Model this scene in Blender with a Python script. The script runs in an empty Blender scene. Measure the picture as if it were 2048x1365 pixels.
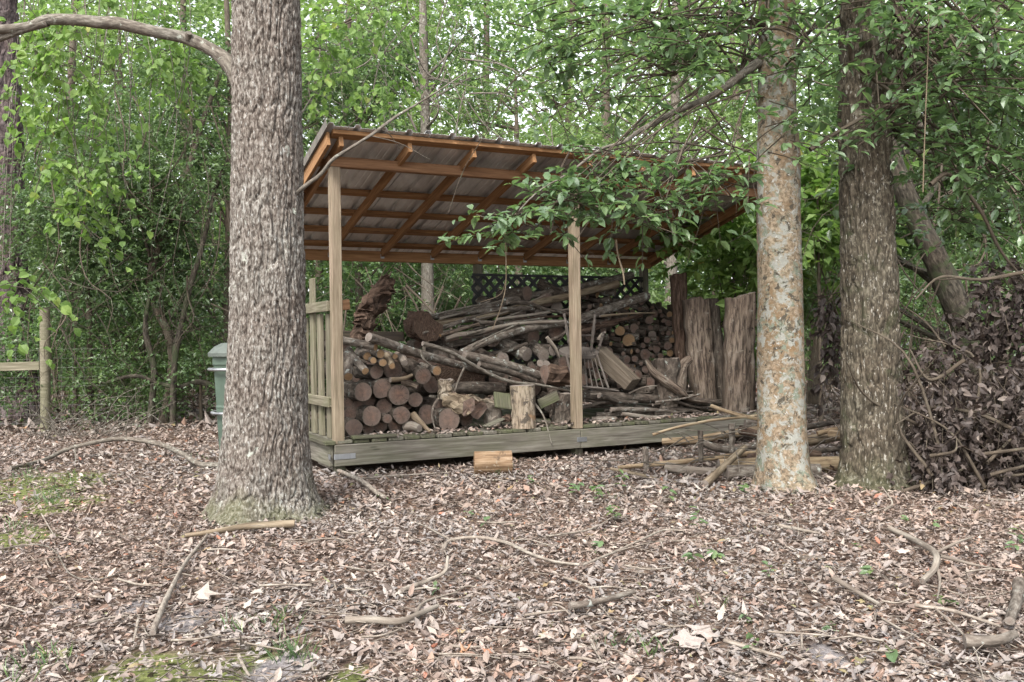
import bpy, bmesh, math, random
import numpy as np
from mathutils import Matrix, Vector
C = bpy.context.scene.collection
R = math.radians
random.seed(7); rng = np.random.default_rng(7)

# ------------------------------------------------------------------ camera
F = 1863.77; ROLL = -.0157; CAMZ = 1.14
sc = bpy.context.scene
cd = bpy.data.cameras.new('camera'); cam = bpy.data.objects.new('camera', cd); C.objects.link(cam)
cd.sensor_width = 36; cd.lens = F / 2048 * 36; cd.clip_end = 400; cd.clip_start = .05
cam.location = (0, 0, CAMZ); cam.rotation_euler = (R(90), .0157, 0); sc.camera = cam
# ------------------------------------------------------------------ sky and sun (overcast)
SUN_EL, SUN_AZ = R(48), R(200)      # azimuth measured clockwise from +Y
w = bpy.data.worlds.new('World'); sc.world = w; w.use_nodes = True
wn = w.node_tree.nodes; wl = w.node_tree.links
sky = wn.new('ShaderNodeTexSky'); sky.sky_type = 'NISHITA'; sky.sun_disc = False
sky.sun_elevation = SUN_EL; sky.sun_rotation = SUN_AZ; sky.dust_density = 3.0; sky.air_density = 1.0
hs = wn.new('ShaderNodeHueSaturation'); hs.inputs['Saturation'].default_value = .22
wl.new(sky.outputs[0], hs.inputs['Color']); wl.new(hs.outputs[0], wn['Background'].inputs['Color'])
wn['Background'].inputs['Strength'].default_value = .15
sd = bpy.data.lights.new('sun', 'SUN'); sd.energy = 1.5; sd.angle = R(15); sd.color = (1, .965, .91)
sun = bpy.data.objects.new('sun', sd); C.objects.link(sun); sun.location = (0, 0, 30)
sdir = Vector((math.sin(SUN_AZ) * math.cos(SUN_EL), math.cos(SUN_AZ) * math.cos(SUN_EL), math.sin(SUN_EL)))
sun.rotation_euler = sdir.to_track_quat('Z', 'Y').to_euler()
vs = sc.view_settings; vs.view_transform = 'Standard'; vs.look = 'None'; vs.gamma = 1; vs.exposure = 1.85
vs.use_curve_mapping = False

# ------------------------------------------------------------------ places
def at(px, py, d):
    xi = px - 1024; yi = py - 682.5; c, s = math.cos(ROLL), math.sin(ROLL)
    x = c * xi + s * yi; y = -s * xi + c * yi
    return np.array([x * d / F, d, CAMZ - y * d / F])
def gd(px, py, z=0.):
    xi = px - 1024; yi = py - 682.5; y = -math.sin(ROLL) * xi + math.cos(ROLL) * yi
    return at(px, py, (CAMZ - z) * F / y)
YAW = .4696; SO = np.array([-1.5334, 7.99, .273])          # shed corner: top of the rim board
UD = np.array([math.cos(YAW), math.sin(YAW), 0]); VD = np.array([-math.sin(YAW), math.cos(YAW), 0]); ZD = np.array([0, 0, 1.])
def SH(u, v, z): return SO + UD * u + VD * v + ZD * z
def S(px, py, v):                                          # a point in the shed, v metres behind its front
    a = at(px, py, 1.); a = a - np.array([0, 0, CAMZ]); o = SO + VD * v - np.array([0, 0, CAMZ])
    k = (o @ VD) / (a @ VD); return a * k + np.array([0, 0, CAMZ])
DECK = SO[2] + .035

# ------------------------------------------------------------------ noise in numpy
_T = rng.random((64, 64, 64)).astype(np.float32)
def vn(x, y, z):
    x, y, z = np.broadcast_arrays(x, y, z)
    xi = np.floor(x).astype(int); yi = np.floor(y).astype(int); zi = np.floor(z).astype(int)
    fx, fy, fz = x - xi, y - yi, z - zi
    fx = fx * fx * (3 - 2 * fx); fy = fy * fy * (3 - 2 * fy); fz = fz * fz * (3 - 2 * fz)
    g = lambda a, b, c: _T[(xi + a) & 63, (yi + b) & 63, (zi + c) & 63]
    l = lambda p, q, t: p + (q - p) * t
    return l(l(l(g(0,0,0), g(1,0,0), fx), l(g(0,1,0), g(1,1,0), fx), fy),
             l(l(g(0,0,1), g(1,0,1), fx), l(g(0,1,1), g(1,1,1), fx), fy), fz)
def ground_z(x, y):
    x = np.asarray(x, float); y = np.asarray(y, float)
    return (vn(x * .5 + 9, y * .5 + 9, 3.3) - .5) * .05 + (vn(x * 2 + 9, y * 2, 7.3) - .5) * .03

# ------------------------------------------------------------------ mesh builder
class MB:
    def __init__(s): s.v = []; s.uv = []; s.q = []; s.t = []; s.qm = []; s.tm = []; s.qr = []; s.tr = []; s.n = 0; s.qs = []; s.ts = []
    def add(s, v, q=None, t=None, uv=None, m=0, r=None, smooth=True):
        v = np.asarray(v, np.float32).reshape(-1, 3); s.v.append(v)
        s.uv.append(np.zeros((len(v), 2), np.float32) if uv is None else np.asarray(uv, np.float32))
        for f, L, M_, RR, SS in ((q, s.q, s.qm, s.qr, s.qs), (t, s.t, s.tm, s.tr, s.ts)):
            if f is not None and len(f):
                f = np.asarray(f, np.int32) + s.n; L.append(f); M_.append(np.full(len(f), m, np.int32))
                RR.append(np.full(len(f), .5 if r is None or not np.isscalar(r) else r, np.float32) if r is None or np.isscalar(r) else np.asarray(r, np.float32))
                SS.append(np.full(len(f), smooth, bool))
        s.n += len(v)
    def tris(s): return sum(len(a) for a in s.t) + 2 * sum(len(a) for a in s.q)
    def mesh(s, name, mats, off=None):
        me = bpy.data.meshes.new(name); v = np.concatenate(s.v)
        if off is not None: v = v - np.asarray(off, np.float32)
        uv = np.concatenate(s.uv)
        q = np.concatenate(s.q) if s.q else np.zeros((0, 4), np.int32); t = np.concatenate(s.t) if s.t else np.zeros((0, 3), np.int32)
        cat = lambda a, b, d: np.concatenate(a + b) if a + b else np.zeros(0, d)
        lv = np.concatenate([q.ravel(), t.ravel()]).astype(np.int32)
        nq, nt = len(q), len(t)
        me.vertices.add(len(v)); me.vertices.foreach_set('co', v.ravel().astype(np.float32))
        me.loops.add(len(lv)); me.loops.foreach_set('vertex_index', lv)
        me.polygons.add(nq + nt)
        st = np.concatenate([np.arange(nq) * 4, nq * 4 + np.arange(nt) * 3]).astype(np.int32)
        me.polygons.foreach_set('loop_start', st)
        me.update(calc_edges=True)
        me.polygons.foreach_set('material_index', cat(s.qm, s.tm, np.int32))
        me.polygons.foreach_set('use_smooth', cat(s.qs, s.ts, bool))
        u = me.uv_layers.new(name='UVMap'); u.data.foreach_set('uv', uv[lv].ravel())
        a = me.attributes.new('rnd', 'FLOAT', 'FACE'); a.data.foreach_set('value', cat(s.qr, s.tr, np.float32))
        for m_ in (mats if isinstance(mats, (list, tuple)) else [mats]): me.materials.append(m_)
        me.update(); return me
def nrm(a): a = np.asarray(a, float); return a / (np.linalg.norm(a, axis=-1, keepdims=True) + 1e-12)
def smooth_line(pts, n):
    pts = np.asarray(pts, float)
    if len(pts) < 3:
        t = np.linspace(0, 1, n)[:, None]; return pts[0] * (1 - t) + pts[-1] * t
    P = np.vstack([2 * pts[0] - pts[1], pts, 2 * pts[-1] - pts[-2]]); out = []
    for u in np.linspace(0, len(pts) - 1 - 1e-6, n):
        i = int(u); f = u - i; a, b, c, d = P[i], P[i+1], P[i+2], P[i+3]
        out.append(.5 * (2*b + (c-a)*f + (2*a-5*b+4*c-d)*f*f + (3*b-a-3*c+d)*f**3))
    return np.array(out)
def tube(mb, pts, rad, sides=8, m=0, cap=None, wob=0., seed=0, r=.5, flat=None):
    pts = np.asarray(pts, float); n = len(pts); rad = np.interp(np.linspace(0, 1, n), np.linspace(0, 1, len(np.atleast_1d(rad))), np.atleast_1d(rad)) if not np.isscalar(rad) else np.full(n, rad)
    T = nrm(np.gradient(pts, axis=0)); up = np.array([0, 0, 1.]) if abs(T[0, 2]) < .9 else np.array([0, 1., 0])
    a = nrm(np.cross(up, T)); b = nrm(np.cross(T, a))
    th = np.linspace(0, 2 * np.pi, sides + 1) + .7
    rr = rad[:, None] * np.ones((1, sides + 1))
    if wob:
        ln = np.linspace(0, 1, n)[:, None] * np.linalg.norm(pts[-1] - pts[0]) * 4
        k = vn(np.cos(th)[None] * 1.3 + seed * 3.1, np.sin(th)[None] * 1.3 + seed, ln + seed * 1.7)
        rr = rr * (1 + wob * (k - .5) * 2)
    fl = 1. if flat is None else flat
    v = pts[:, None] + a[:, None] * (np.cos(th)[None, :, None] * rr[..., None]) + b[:, None] * (np.sin(th)[None, :, None] * rr[..., None] * fl)
    L = np.concatenate([[0], np.cumsum(np.linalg.norm(np.diff(pts, axis=0), axis=1))])
    uv = np.stack(np.broadcast_arrays(th[None] * rad.mean(), L[:, None]), -1)
    i = np.arange(n - 1)[:, None] * (sides + 1) + np.arange(sides)[None]
    q = np.stack([i, i + 1, i + sides + 2, i + sides + 1], -1).reshape(-1, 4)
    mb.add(v.reshape(-1, 3), q, None, uv.reshape(-1, 2) + seed * .37, m, r)
    if cap is not None:
        for e, sg in ((0, -1), (n - 1, 1)):
            ring = v[e, :-1]; c = pts[e] + T[e] * sg * rad[e] * .04
            mid = pts[e] + (ring - pts[e]) * .5 + T[e] * sg * rad[e] * .03
            th0 = th[:-1]; ux = np.stack([np.cos(th0), np.sin(th0)], -1)
            vv = np.vstack([ring, mid, c[None]]); uu = np.vstack([ux, ux * .5, [[0, 0]]]) + seed * 7.0
            k = np.arange(sides); k2 = (k + 1) % sides
            qq = np.stack([k, k2, k2 + sides, k + sides], -1); tt = np.stack([k + sides, k2 + sides, np.full(sides, 2 * sides)], -1)
            if sg < 0: qq = qq[:, ::-1]; tt = tt[:, ::-1]
            mb.add(vv, qq, tt, uu, cap, r, smooth=False)

# ------------------------------------------------------------------ linking
def props(o, label=None, cat=None, group=None, kind=None):
    if label: o['label'] = label
    if cat: o['category'] = cat
    if group: o['group'] = group
    if kind: o['kind'] = kind
    return o
def empty(name, loc, label, cat, group=None):
    o = bpy.data.objects.new(name, None); C.objects.link(o); o.location = Vector(loc); o.empty_display_size = .1
    return props(o, label, cat, group)
def obj(name, mb, mats, parent=None, label=None, cat=None, group=None, kind=None):
    if parent is None:
        v = np.concatenate(mb.v); off = np.array([v[:, 0].mean(), v[:, 1].mean(), v[:, 2].min()])
    else:
        off = np.array(parent.matrix_basis.translation)
        p = parent.parent
        while p: off = off + np.array(p.matrix_basis.translation); p = p.parent
    me = mb.mesh(name, mats, off); o = bpy.data.objects.new(name, me); C.objects.link(o)
    if parent is None: o.location = Vector(off)
    else: o.parent = parent
    return props(o, label, cat, group, kind)
_bx = {}
def board(name, p0, p1, w_, t_, mat, parent=None, side=None, bev=.004, rough=0, **kw):
    """a plank from p0 to p1, w_ across `side`, t_ thick; its local X runs along the grain"""
    p0 = np.array(p0, float); p1 = np.array(p1, float); X = nrm(p1 - p0); L = np.linalg.norm(p1 - p0)
    sd_ = np.array(side if side is not None else (0, 0, 1.), float); Y = nrm(sd_ - X * (sd_ @ X)); Z = np.cross(X, Y)
    key = (round(L, 3), round(w_, 3), round(t_, 3), bev, mat.name, rough and random.random())
    if key not in _bx:
        bm = bmesh.new(); bmesh.ops.create_cube(bm, size=1)
        for v in bm.verts: v.co = Vector((v.co.x * L, v.co.y * w_, v.co.z * t_))
        bmesh.ops.bevel(bm, geom=bm.edges[:], offset=bev, segments=1, affect='EDGES')
        if rough:
            for v in bm.verts: v.co += Vector([random.uniform(-rough, rough) for _ in range(3)])
        me = bpy.data.meshes.new(name); bm.to_mesh(me); bm.free(); me.materials.append(mat); _bx[key] = me
    o = bpy.data.objects.new(name, _bx[key]); C.objects.link(o)
    M = Matrix(((X[0], Y[0], Z[0], 0), (X[1], Y[1], Z[1], 0), (X[2], Y[2], Z[2], 0), (0, 0, 0, 1)))
    c = (p0 + p1) / 2
    if parent is not None:
        o.parent = parent; off = np.array(parent.matrix_basis.translation)
        if parent.parent: off = off + np.array(parent.parent.matrix_basis.translation)
        c = c - off
    o.matrix_basis = Matrix.Translation(Vector(c)) @ M
    return props(o, **kw)

# ------------------------------------------------------------------ materials
class NT:
    def __init__(s, name, rough=.8, spec=.3):
        s.m = bpy.data.materials.new(name); s.m.use_nodes = True; s.n = s.m.node_tree.nodes; s.l = s.m.node_tree.links
        s.b = s.n['Principled BSDF']; s.b.inputs['Roughness'].default_value = rough; s.b.inputs['Specular IOR Level'].default_value = spec
        s.out = s.n['Material Output']
    def set(s, node, key, val):
        if isinstance(val, bpy.types.NodeSocket): s.l.new(val, node.inputs[key])
        else: node.inputs[key].default_value = val
    def co(s, kind='Object', scale=(1, 1, 1), jitter=False):
        if kind == 'World': src = s.n.new('ShaderNodeNewGeometry').outputs['Position']
        else: src = s.n.new('ShaderNodeTexCoord').outputs[kind]
        mp = s.n.new('ShaderNodeMapping'); mp.inputs['Scale'].default_value = scale; s.l.new(src, mp.inputs[0])
        if jitter:
            oi = s.n.new('ShaderNodeObjectInfo'); mu = s.n.new('ShaderNodeMath'); mu.operation = 'MULTIPLY'; mu.inputs[1].default_value = 53
            s.l.new(oi.outputs['Random'], mu.inputs[0]); s.l.new(mu.outputs[0], mp.inputs['Location'])
        return mp.outputs[0]
    def noise(s, vec, scale=5, detail=4, rough=.55, dist=0.):
        t = s.n.new('ShaderNodeTexNoise'); s.l.new(vec, t.inputs['Vector'])
        t.inputs['Scale'].default_value = scale; t.inputs['Detail'].default_value = detail; t.inputs['Roughness'].default_value = rough; t.inputs['Distortion'].default_value = dist
        return t.outputs['Fac']
    def voro(s, vec, scale=5, feature='F1', out='Distance', rnd=1.):
        t = s.n.new('ShaderNodeTexVoronoi'); t.feature = feature; s.l.new(vec, t.inputs['Vector']); t.inputs['Scale'].default_value = scale
        t.inputs['Randomness'].default_value = rnd; return t.outputs[out]
    def ramp(s, f, stops, interp='LINEAR'):
        t = s.n.new('ShaderNodeValToRGB'); t.color_ramp.interpolation = interp; e = t.color_ramp.elements
        while len(e) > 1: e.remove(e[0])
        for i, (p, c) in enumerate(stops):
            x = e[0] if i == 0 else e.new(p); x.position = p
            x.color = (c, c, c, 1) if np.isscalar(c) else (*c, 1)
        s.l.new(f, t.inputs[0]); return t.outputs[0]
    def mix(s, f, a, b, mode='MIX'):
        t = s.n.new('ShaderNodeMix'); t.data_type = 'RGBA'; t.blend_type = mode
        for i, v in ((0, f), (6, a), (7, b)):
            if isinstance(v, bpy.types.NodeSocket): s.l.new(v, t.inputs[i])
            elif i == 0: t.inputs[0].default_value = v
            else: t.inputs[i].default_value = (*v, 1) if not np.isscalar(v) else (v, v, v, 1)
        return t.outputs[2]
    def math(s, op, a, b=0.):
        t = s.n.new('ShaderNodeMath'); t.operation = op
        for i, v in ((0, a), (1, b)):
            if isinstance(v, bpy.types.NodeSocket): s.l.new(v, t.inputs[i])
            else: t.inputs[i].default_value = v
        return t.outputs[0]
    def attr(s, name='rnd'):
        t = s.n.new('ShaderNodeAttribute'); t.attribute_name = name; return t.outputs['Fac']
    def rand(s): return s.n.new('ShaderNodeObjectInfo').outputs['Random']
    def xyz(s, vec):
        t = s.n.new('ShaderNodeSeparateXYZ'); s.l.new(vec, t.inputs[0]); return t.outputs
    gain = 1.
    def done(s, col, h=None, strength=.5, dist=.01, rough=None):
        if s.gain != 1. and isinstance(col, bpy.types.NodeSocket): col = s.mix(1., col, s.gain, 'MULTIPLY')
        s.set(s.b, 'Base Color', col if isinstance(col, bpy.types.NodeSocket) else (*col, 1))
        if h is not None:
            bp = s.n.new('ShaderNodeBump'); bp.inputs['Strength'].default_value = strength; bp.inputs['Distance'].default_value = dist
            s.l.new(h, bp.inputs['Height']); s.l.new(bp.outputs[0], s.b.inputs['Normal'])
        if rough is not None: s.set(s.b, 'Roughness', rough)
        return s.m
def leaf_mat(name, stops, trans=.35, rough=.5, spec=.35, tint=(1.08, 1.25, .75), vary=True):
    t = NT(name, rough, spec); col = t.ramp(t.attr(), stops)
    if vary:
        big = t.noise(t.co('World'), 1.1, 2); col = t.mix(t.ramp(big, [(.35, 0.), (.65, .45)]), col, t.mix(1., col, (1.14, 1.06, .85), 'MULTIPLY'))
    t.done(col)
    tr = t.n.new('ShaderNodeBsdfTranslucent'); t.l.new(t.mix(1., col, tint, 'MULTIPLY'), tr.inputs[0])
    mx = t.n.new('ShaderNodeMixShader'); mx.inputs[0].default_value = trans
    t.l.new(t.b.outputs[0], mx.inputs[1]); t.l.new(tr.outputs[0], mx.inputs[2]); t.l.new(mx.outputs[0], t.out.inputs[0]); return t.m
L_FAR = leaf_mat('far_leaf', [(0, (.11, .165, .075)), (.5, (.17, .24, .10)), (1, (.26, .34, .16))], .5)  # paler leaf colour stands in for the light and haze on far foliage
L_MID = leaf_mat('thicket_leaf', [(0, (.065, .11, .052)), (.5, (.10, .165, .07)), (.9, (.15, .22, .09)), (1, (.24, .30, .11))], .45, .4, .55)
L_DARK = leaf_mat('dark_leaf', [(0, (.06, .10, .05)), (.6, (.105, .16, .075)), (1, (.15, .22, .10))], .42, .34, .6)
L_OVAL = leaf_mat('oval_leaf', [(0, (.08, .13, .065)), (.5, (.115, .18, .088)), (.93, (.155, .225, .10)), (1, (.22, .28, .09))], .46, .3, .8, vary=False)
L_LIME = leaf_mat('lime_leaf', [(0, (.10, .17, .055)), (.6, (.155, .24, .075)), (.93, (.21, .30, .09)), (1, (.36, .29, .09))], .5, .5, .3)
L_DEAD = leaf_mat('withered_leaf', [(0, (.022, .016, .014)), (.5, (.048, .036, .031)), (.85, (.09, .07, .06)), (1, (.2, .165, .14))], .12, .6, .3, (1.1, .9, .7), vary=False)
def litter_mat():
    t = NT('leaf_litter', .62, .32)
    col = t.ramp(t.attr(), [(0, (.09, .072, .062)), (.12, (.145, .115, .098)), (.24, (.195, .16, .135)), (.36, (.17, .158, .15)), (.48, (.235, .205, .18)), (.58, (.15, .142, .14)),
        (.68, (.27, .23, .205)), (.76, (.205, .195, .19)), (.84, (.19, .12, .085)), (.9, (.28, .25, .22)), (.97, (.34, .31, .27)), (.985, (.24, .09, .055)), (1, (.17, .20, .10))])
    big = t.noise(t.co('World'), .55, 3); red = t.ramp(big, [(.42, 0.), (.6, .6)])
    col = t.mix(red, col, t.mix(1., col, (1.08, .9, .8), 'MULTIPLY'))
    n = t.noise(t.co('World'), 160, 2); col = t.mix(t.ramp(n, [(.4, .0), (.65, .35)]), col, (.14, .10, .08))
    return t.done(col, n, .3, .002)
LIT = litter_mat()
def soil_mat():
    t = NT('forest_soil', .95, .1); c = t.co('World'); n = t.noise(c, 22, 6, .7); n2 = t.noise(c, .9, 3)
    v = t.voro(c, 26, out='Color'); v2 = t.n.new('ShaderNodeSeparateColor'); t.l.new(v, v2.inputs[0])
    col = t.ramp(v2.outputs[0], [(0, (.05, .034, .027)), (.5, (.12, .08, .06)), (1, (.2, .145, .11))])
    col = t.mix(t.ramp(n, [(.35, 0.), (.7, .7)]), col, (.055, .04, .032))
    x = t.xyz(c)
    def blob(cx, cy, r, soft=.3):
        dx = t.math('SUBTRACT', x[0], cx); dy = t.math('MULTIPLY', t.math('SUBTRACT', x[1], cy), .6)
        d = t.math('SQRT', t.math('ADD', t.math('MULTIPLY', dx, dx), t.math('MULTIPLY', dy, dy)))
        return t.ramp(t.math('ADD', t.math('DIVIDE', d, r), t.math('MULTIPLY', t.math('SUBTRACT', t.noise(c, 7, 4), .5), 1.2)), [(.7, 1.), (1., 0.)])
    for cx, cy, r in MOSS: col = t.mix(blob(cx, cy, r), col, t.ramp(n, [(.3, (.06, .068, .022)), (.7, (.15, .165, .06))]))
    for cx, cy, r in SAND: col = t.mix(blob(cx, cy, r), col, t.ramp(n, [(.35, (.09, .075, .07)), (.7, (.25, .235, .235))]))
    return t.done(col, n, .8, .02)
MOSS = [tuple(gd(*p)[:2]) + (r,) for *p, r in [(60, 975, .6), (130, 1010, .3), (20, 1080, .25), (280, 1360, .22), (480, 1362, .2), (700, 1362, .1)]]
SAND = [tuple(gd(*p)[:2]) + (r,) for *p, r in [(370, 1240, .13), (130, 1215, .07), (270, 1210, .08), (560, 1345, .12), (1650, 1320, .08)]]
SOIL = soil_mat()
def bark(name, stops, lich=None, moss=None, sx=1., sz=.28, bump=.8, fine=60, coord='UV', rough=.9, speck=None, vor=None, gain=.8, bands=False):
    t = NT(name, rough, .15); t.gain = gain; c = t.co(coord, (sx, sz, 1) if coord == 'UV' else (sx, sx, sz), jitter=False)
    iso = t.co(coord, (1, 1, 1))
    n = t.noise(c, fine, 5, .65, .3); col = t.ramp(n, stops); h = n
    if vor:
        v = t.voro(c, vor, 'DISTANCE_TO_EDGE'); h = t.math('ADD', t.math('MULTIPLY', t.ramp(v, [(0, 0.), (.16, 1.)]), .8), t.math('MULTIPLY', n, .5))
        cc = t.n.new('ShaderNodeSeparateColor'); t.l.new(t.voro(c, vor, out='Color'), cc.inputs[0])
        col = t.mix(t.math('MULTIPLY', cc.outputs[0], .5), col, t.mix(1., col, (1.5, 1.35, 1.25), 'MULTIPLY'))
    big = t.noise(iso, 3.2, 4, .6)
    col = t.mix(t.ramp(big, [(.42, .45), (.6, 0.)]), col, t.mix(1., col, (.72, .6, .56), 'MULTIPLY'))
    if lich:
        for k, (lc, sc_, th, sharp) in enumerate(lich):
            ln = t.noise(iso, sc_, 6, .68, .4 + k)
            if k: 
                mp = t.n.new('ShaderNodeMapping'); mp.inputs['Location'].default_value = (k * 13.7, k * 5.1, k * 3); t.l.new(iso, mp.inputs[0]); ln = t.noise(mp.outputs[0], sc_, 6, .68, .4)
            fac = t.ramp(ln, [(th, 0.), (th + sharp, 1.)])
            if bands and k == 0:
                zz = t.xyz(t.co('World'))[2]; zn = t.math('ADD', t.math('DIVIDE', zz, 3.), t.math('MULTIPLY', t.math('SUBTRACT', t.noise(iso, 6, 4), .5), .3))
                fac = t.math('MULTIPLY', fac, t.ramp(zn, [(.1, 0.), (.16, 1.), (.22, .15), (.3, 1.), (.46, 1.), (.52, .2), (.66, .25), (.74, 1.), (.9, .3), (1., .8)]))
            col = t.mix(fac, col, t.mix(t.ramp(n, [(.35, 0.), (.6, .5)]), lc, tuple(np.array(lc) * .62)))
    if speck: col = t.mix(t.ramp(t.noise(t.co(coord, (1, .5, 1) if coord == 'UV' else (1, 1, .35)), speck[1], 3, .6), [(speck[2], 0.), (speck[2] + .05, .85)]), col, speck[0])
    if moss:
        z = t.xyz(t.co('World'))[2]; f = t.math('ADD', t.math('DIVIDE', z, moss[1]), t.math('MULTIPLY', t.math('SUBTRACT', t.noise(iso, 5, 4), .5)  , 2.4))
        col = t.mix(t.ramp(f, [(.1, moss[2]), (.75, 0.)]), col, t.mix(n, tuple(np.array(moss[0]) * .6), tuple(np.array(moss[0]) * 1.4)))
    return t.done(col, h, bump, .012)
B_OAK = bark('oak_bark', [(.3, (.11, .088, .078)), (.46, (.22, .18, .16)), (.6, (.38, .34, .305)), (.72, (.52, .5, .46))], [((.50, .52, .45), 9, .64, .05)], ((.15, .19, .045), .42, .8), fine=48, bump=1., sz=.4, speck=((.72, .71, .68), 42, .66))
B_LICH = bark('lichen_bark', [(.3, (.13, .095, .06)), (.5, (.25, .185, .11)), (.7, (.36, .28, .18))], [((.36, .185, .07), 3.2, .53, .05), ((.27, .33, .25), 4.6, .52, .04), ((.52, .53, .48), 5.5, .55, .03), ((.14, .12, .09), 9, .64, .03), ((.6, .6, .56), 14, .62, .03)], None, fine=38, sz=1., bump=.5)
B_LICH2 = B_LICH
B_DARK = bark('dark_bark', [(.36, (.02, .018, .014)), (.5, (.055, .047, .036)), (.66, (.11, .098, .075))], [((.05, .06, .03), 4, .5, .1)], None, fine=34, bump=1., sz=.3)
B_PINE = bark('pine_bark', [(.3, (.06, .045, .045)), (.5, (.14, .105, .105)), (.7, (.24, .19, .185))], None, None, fine=22, sz=.6, bump=1., vor=13)
B_TWIG = bark('twig_bark', [(.34, (.07, .06, .05)), (.52, (.16, .145, .12)), (.68, (.27, .25, .215))], [((.4, .42, .36), 14, .6, .06)], fine=60, bump=.4)
B_PTWIG = bark('pale_twig', [(.34, (.14, .12, .10)), (.52, (.27, .24, .2)), (.68, (.4, .37, .32))], None, fine=60, bump=.4)
B_STEM = bark('stem_bark', [(.3, (.055, .045, .035)), (.6, (.12, .10, .075)), (.8, (.2, .17, .13))], [((.16, .18, .12), 6, .58, .08)], fine=40, bump=.5)
B_LOG = bark('log_bark', [(.34, (.06, .05, .04)), (.5, (.14, .12, .10)), (.66, (.26, .24, .205))], [((.4, .42, .38), 11, .58, .05)], fine=34, bump=.8, sz=.35)
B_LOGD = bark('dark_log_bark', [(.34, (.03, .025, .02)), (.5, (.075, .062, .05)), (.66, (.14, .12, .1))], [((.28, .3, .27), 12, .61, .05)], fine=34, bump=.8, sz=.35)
B_BARE = bark('bare_wood', [(.34, (.09, .07, .048)), (.5, (.2, .16, .11)), (.66, (.31, .26, .19))], None, fine=30, bump=.4, sz=.12, rough=.8)
B_PALE = bark('peeled_wood', [(.36, (.10, .08, .058)), (.48, (.25, .21, .155)), (.62, (.38, .33, .26))], [((.085, .07, .055), 12, .53, .06), ((.26, .16, .09), 7, .6, .06)], fine=34, bump=.9, sz=.16, rough=.8)
B_GOLD = bark('golden_log', [(.36, (.12, .075, .042)), (.5, (.24, .16, .095)), (.64, (.33, .245, .165))], [((.12, .08, .05), 9, .55, .08), ((.3, .26, .2), 14, .6, .06)], fine=30, bump=.8, sz=.1, rough=.7)
B_RED = bark('red_heartwood', [(.36, (.022, .015, .011)), (.5, (.07, .046, .033)), (.64, (.14, .10, .075))], [((.2, .165, .14), 9, .62, .06)], fine=30, bump=.7, sz=.2)
B_SLAB = bark('weathered_slab', [(.38, (.035, .027, .021)), (.48, (.10, .078, .06)), (.6, (.19, .155, .122))], [((.26, .235, .2), 6, .56, .12), ((.035, .027, .022), 9, .60, .06)], fine=40, bump=1., sz=.15)
B_TAN = bark('tan_log', [(.36, (.11, .08, .05)), (.5, (.27, .205, .13)), (.66, (.4, .33, .23))], [((.15, .17, .08), 6, .62, .08)], fine=24, bump=.5, sz=.12)
B_GREY = bark('grey_driftwood', [(.3, (.13, .11, .09)), (.6, (.27, .24, .2)), (.8, (.4, .37, .33))], None, fine=40, bump=.5, sz=.12)
def end_mat(name, a, b, c_):
    t = NT(name, .85, .15); t.gain = .85; uv = t.co('UV'); x = t.xyz(uv)
    def wrap(v):  # uv were shifted by multiples of 7
        return t.math('SUBTRACT', t.math('MODULO', t.math('ADD', v, 3.5), 7.), 3.5)
    X, Y = wrap(x[0]), wrap(x[1]); r = t.math('SQRT', t.math('ADD', t.math('MULTIPLY', X, X), t.math('MULTIPLY', Y, Y)))
    n = t.noise(uv, 3, 5); rings = t.math('SINE', t.math('MULTIPLY', t.math('ADD', r, t.math('MULTIPLY', n, .25)), 46))
    col = t.mix(t.ramp(r, [(.2, 0.), (.85, 1.)]), a, b); col = t.mix(t.ramp(rings, [(.2, 0.), (1, .3)]), col, c_)
    col = t.mix(t.ramp(n, [(.4, 0.), (.62, .7)]), col, tuple(np.array(c_) * 1.1))
    ang = t.math('ARCTAN2', Y, X); cr = t.n.new('ShaderNodeCombineXYZ'); t.l.new(t.math('MULTIPLY', ang, 2.2), cr.inputs[0]); t.l.new(t.math('MULTIPLY', r, .6), cr.inputs[1]); t.l.new(t.rand(), cr.inputs[2])
    ck = t.ramp(t.noise(cr.outputs[0], 2.6, 2, .5), [(.60, 0.), (.66, 1.)]); col = t.mix(t.math('MULTIPLY', ck, .75), col, tuple(np.array(c_) * .35))
    col = t.mix(t.math('MULTIPLY', t.rand(), .45), col, tuple(np.array(b) * 1.5)); edge = t.ramp(r, [(.93, 0.), (.96, 1.)]); col = t.mix(edge, col, (.11, .09, .07))
    return t.done(col, t.math('SUBTRACT', t.math('MULTIPLY', rings, .2), ck), .5, .004)
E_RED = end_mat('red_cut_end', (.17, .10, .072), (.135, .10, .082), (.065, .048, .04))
E_GREY = end_mat('grey_cut_end', (.2, .155, .125), (.21, .18, .155), (.10, .082, .07))
E_PALE = end_mat('pale_cut_end', (.30, .17, .085), (.26, .175, .10), (.16, .10, .06))
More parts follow.
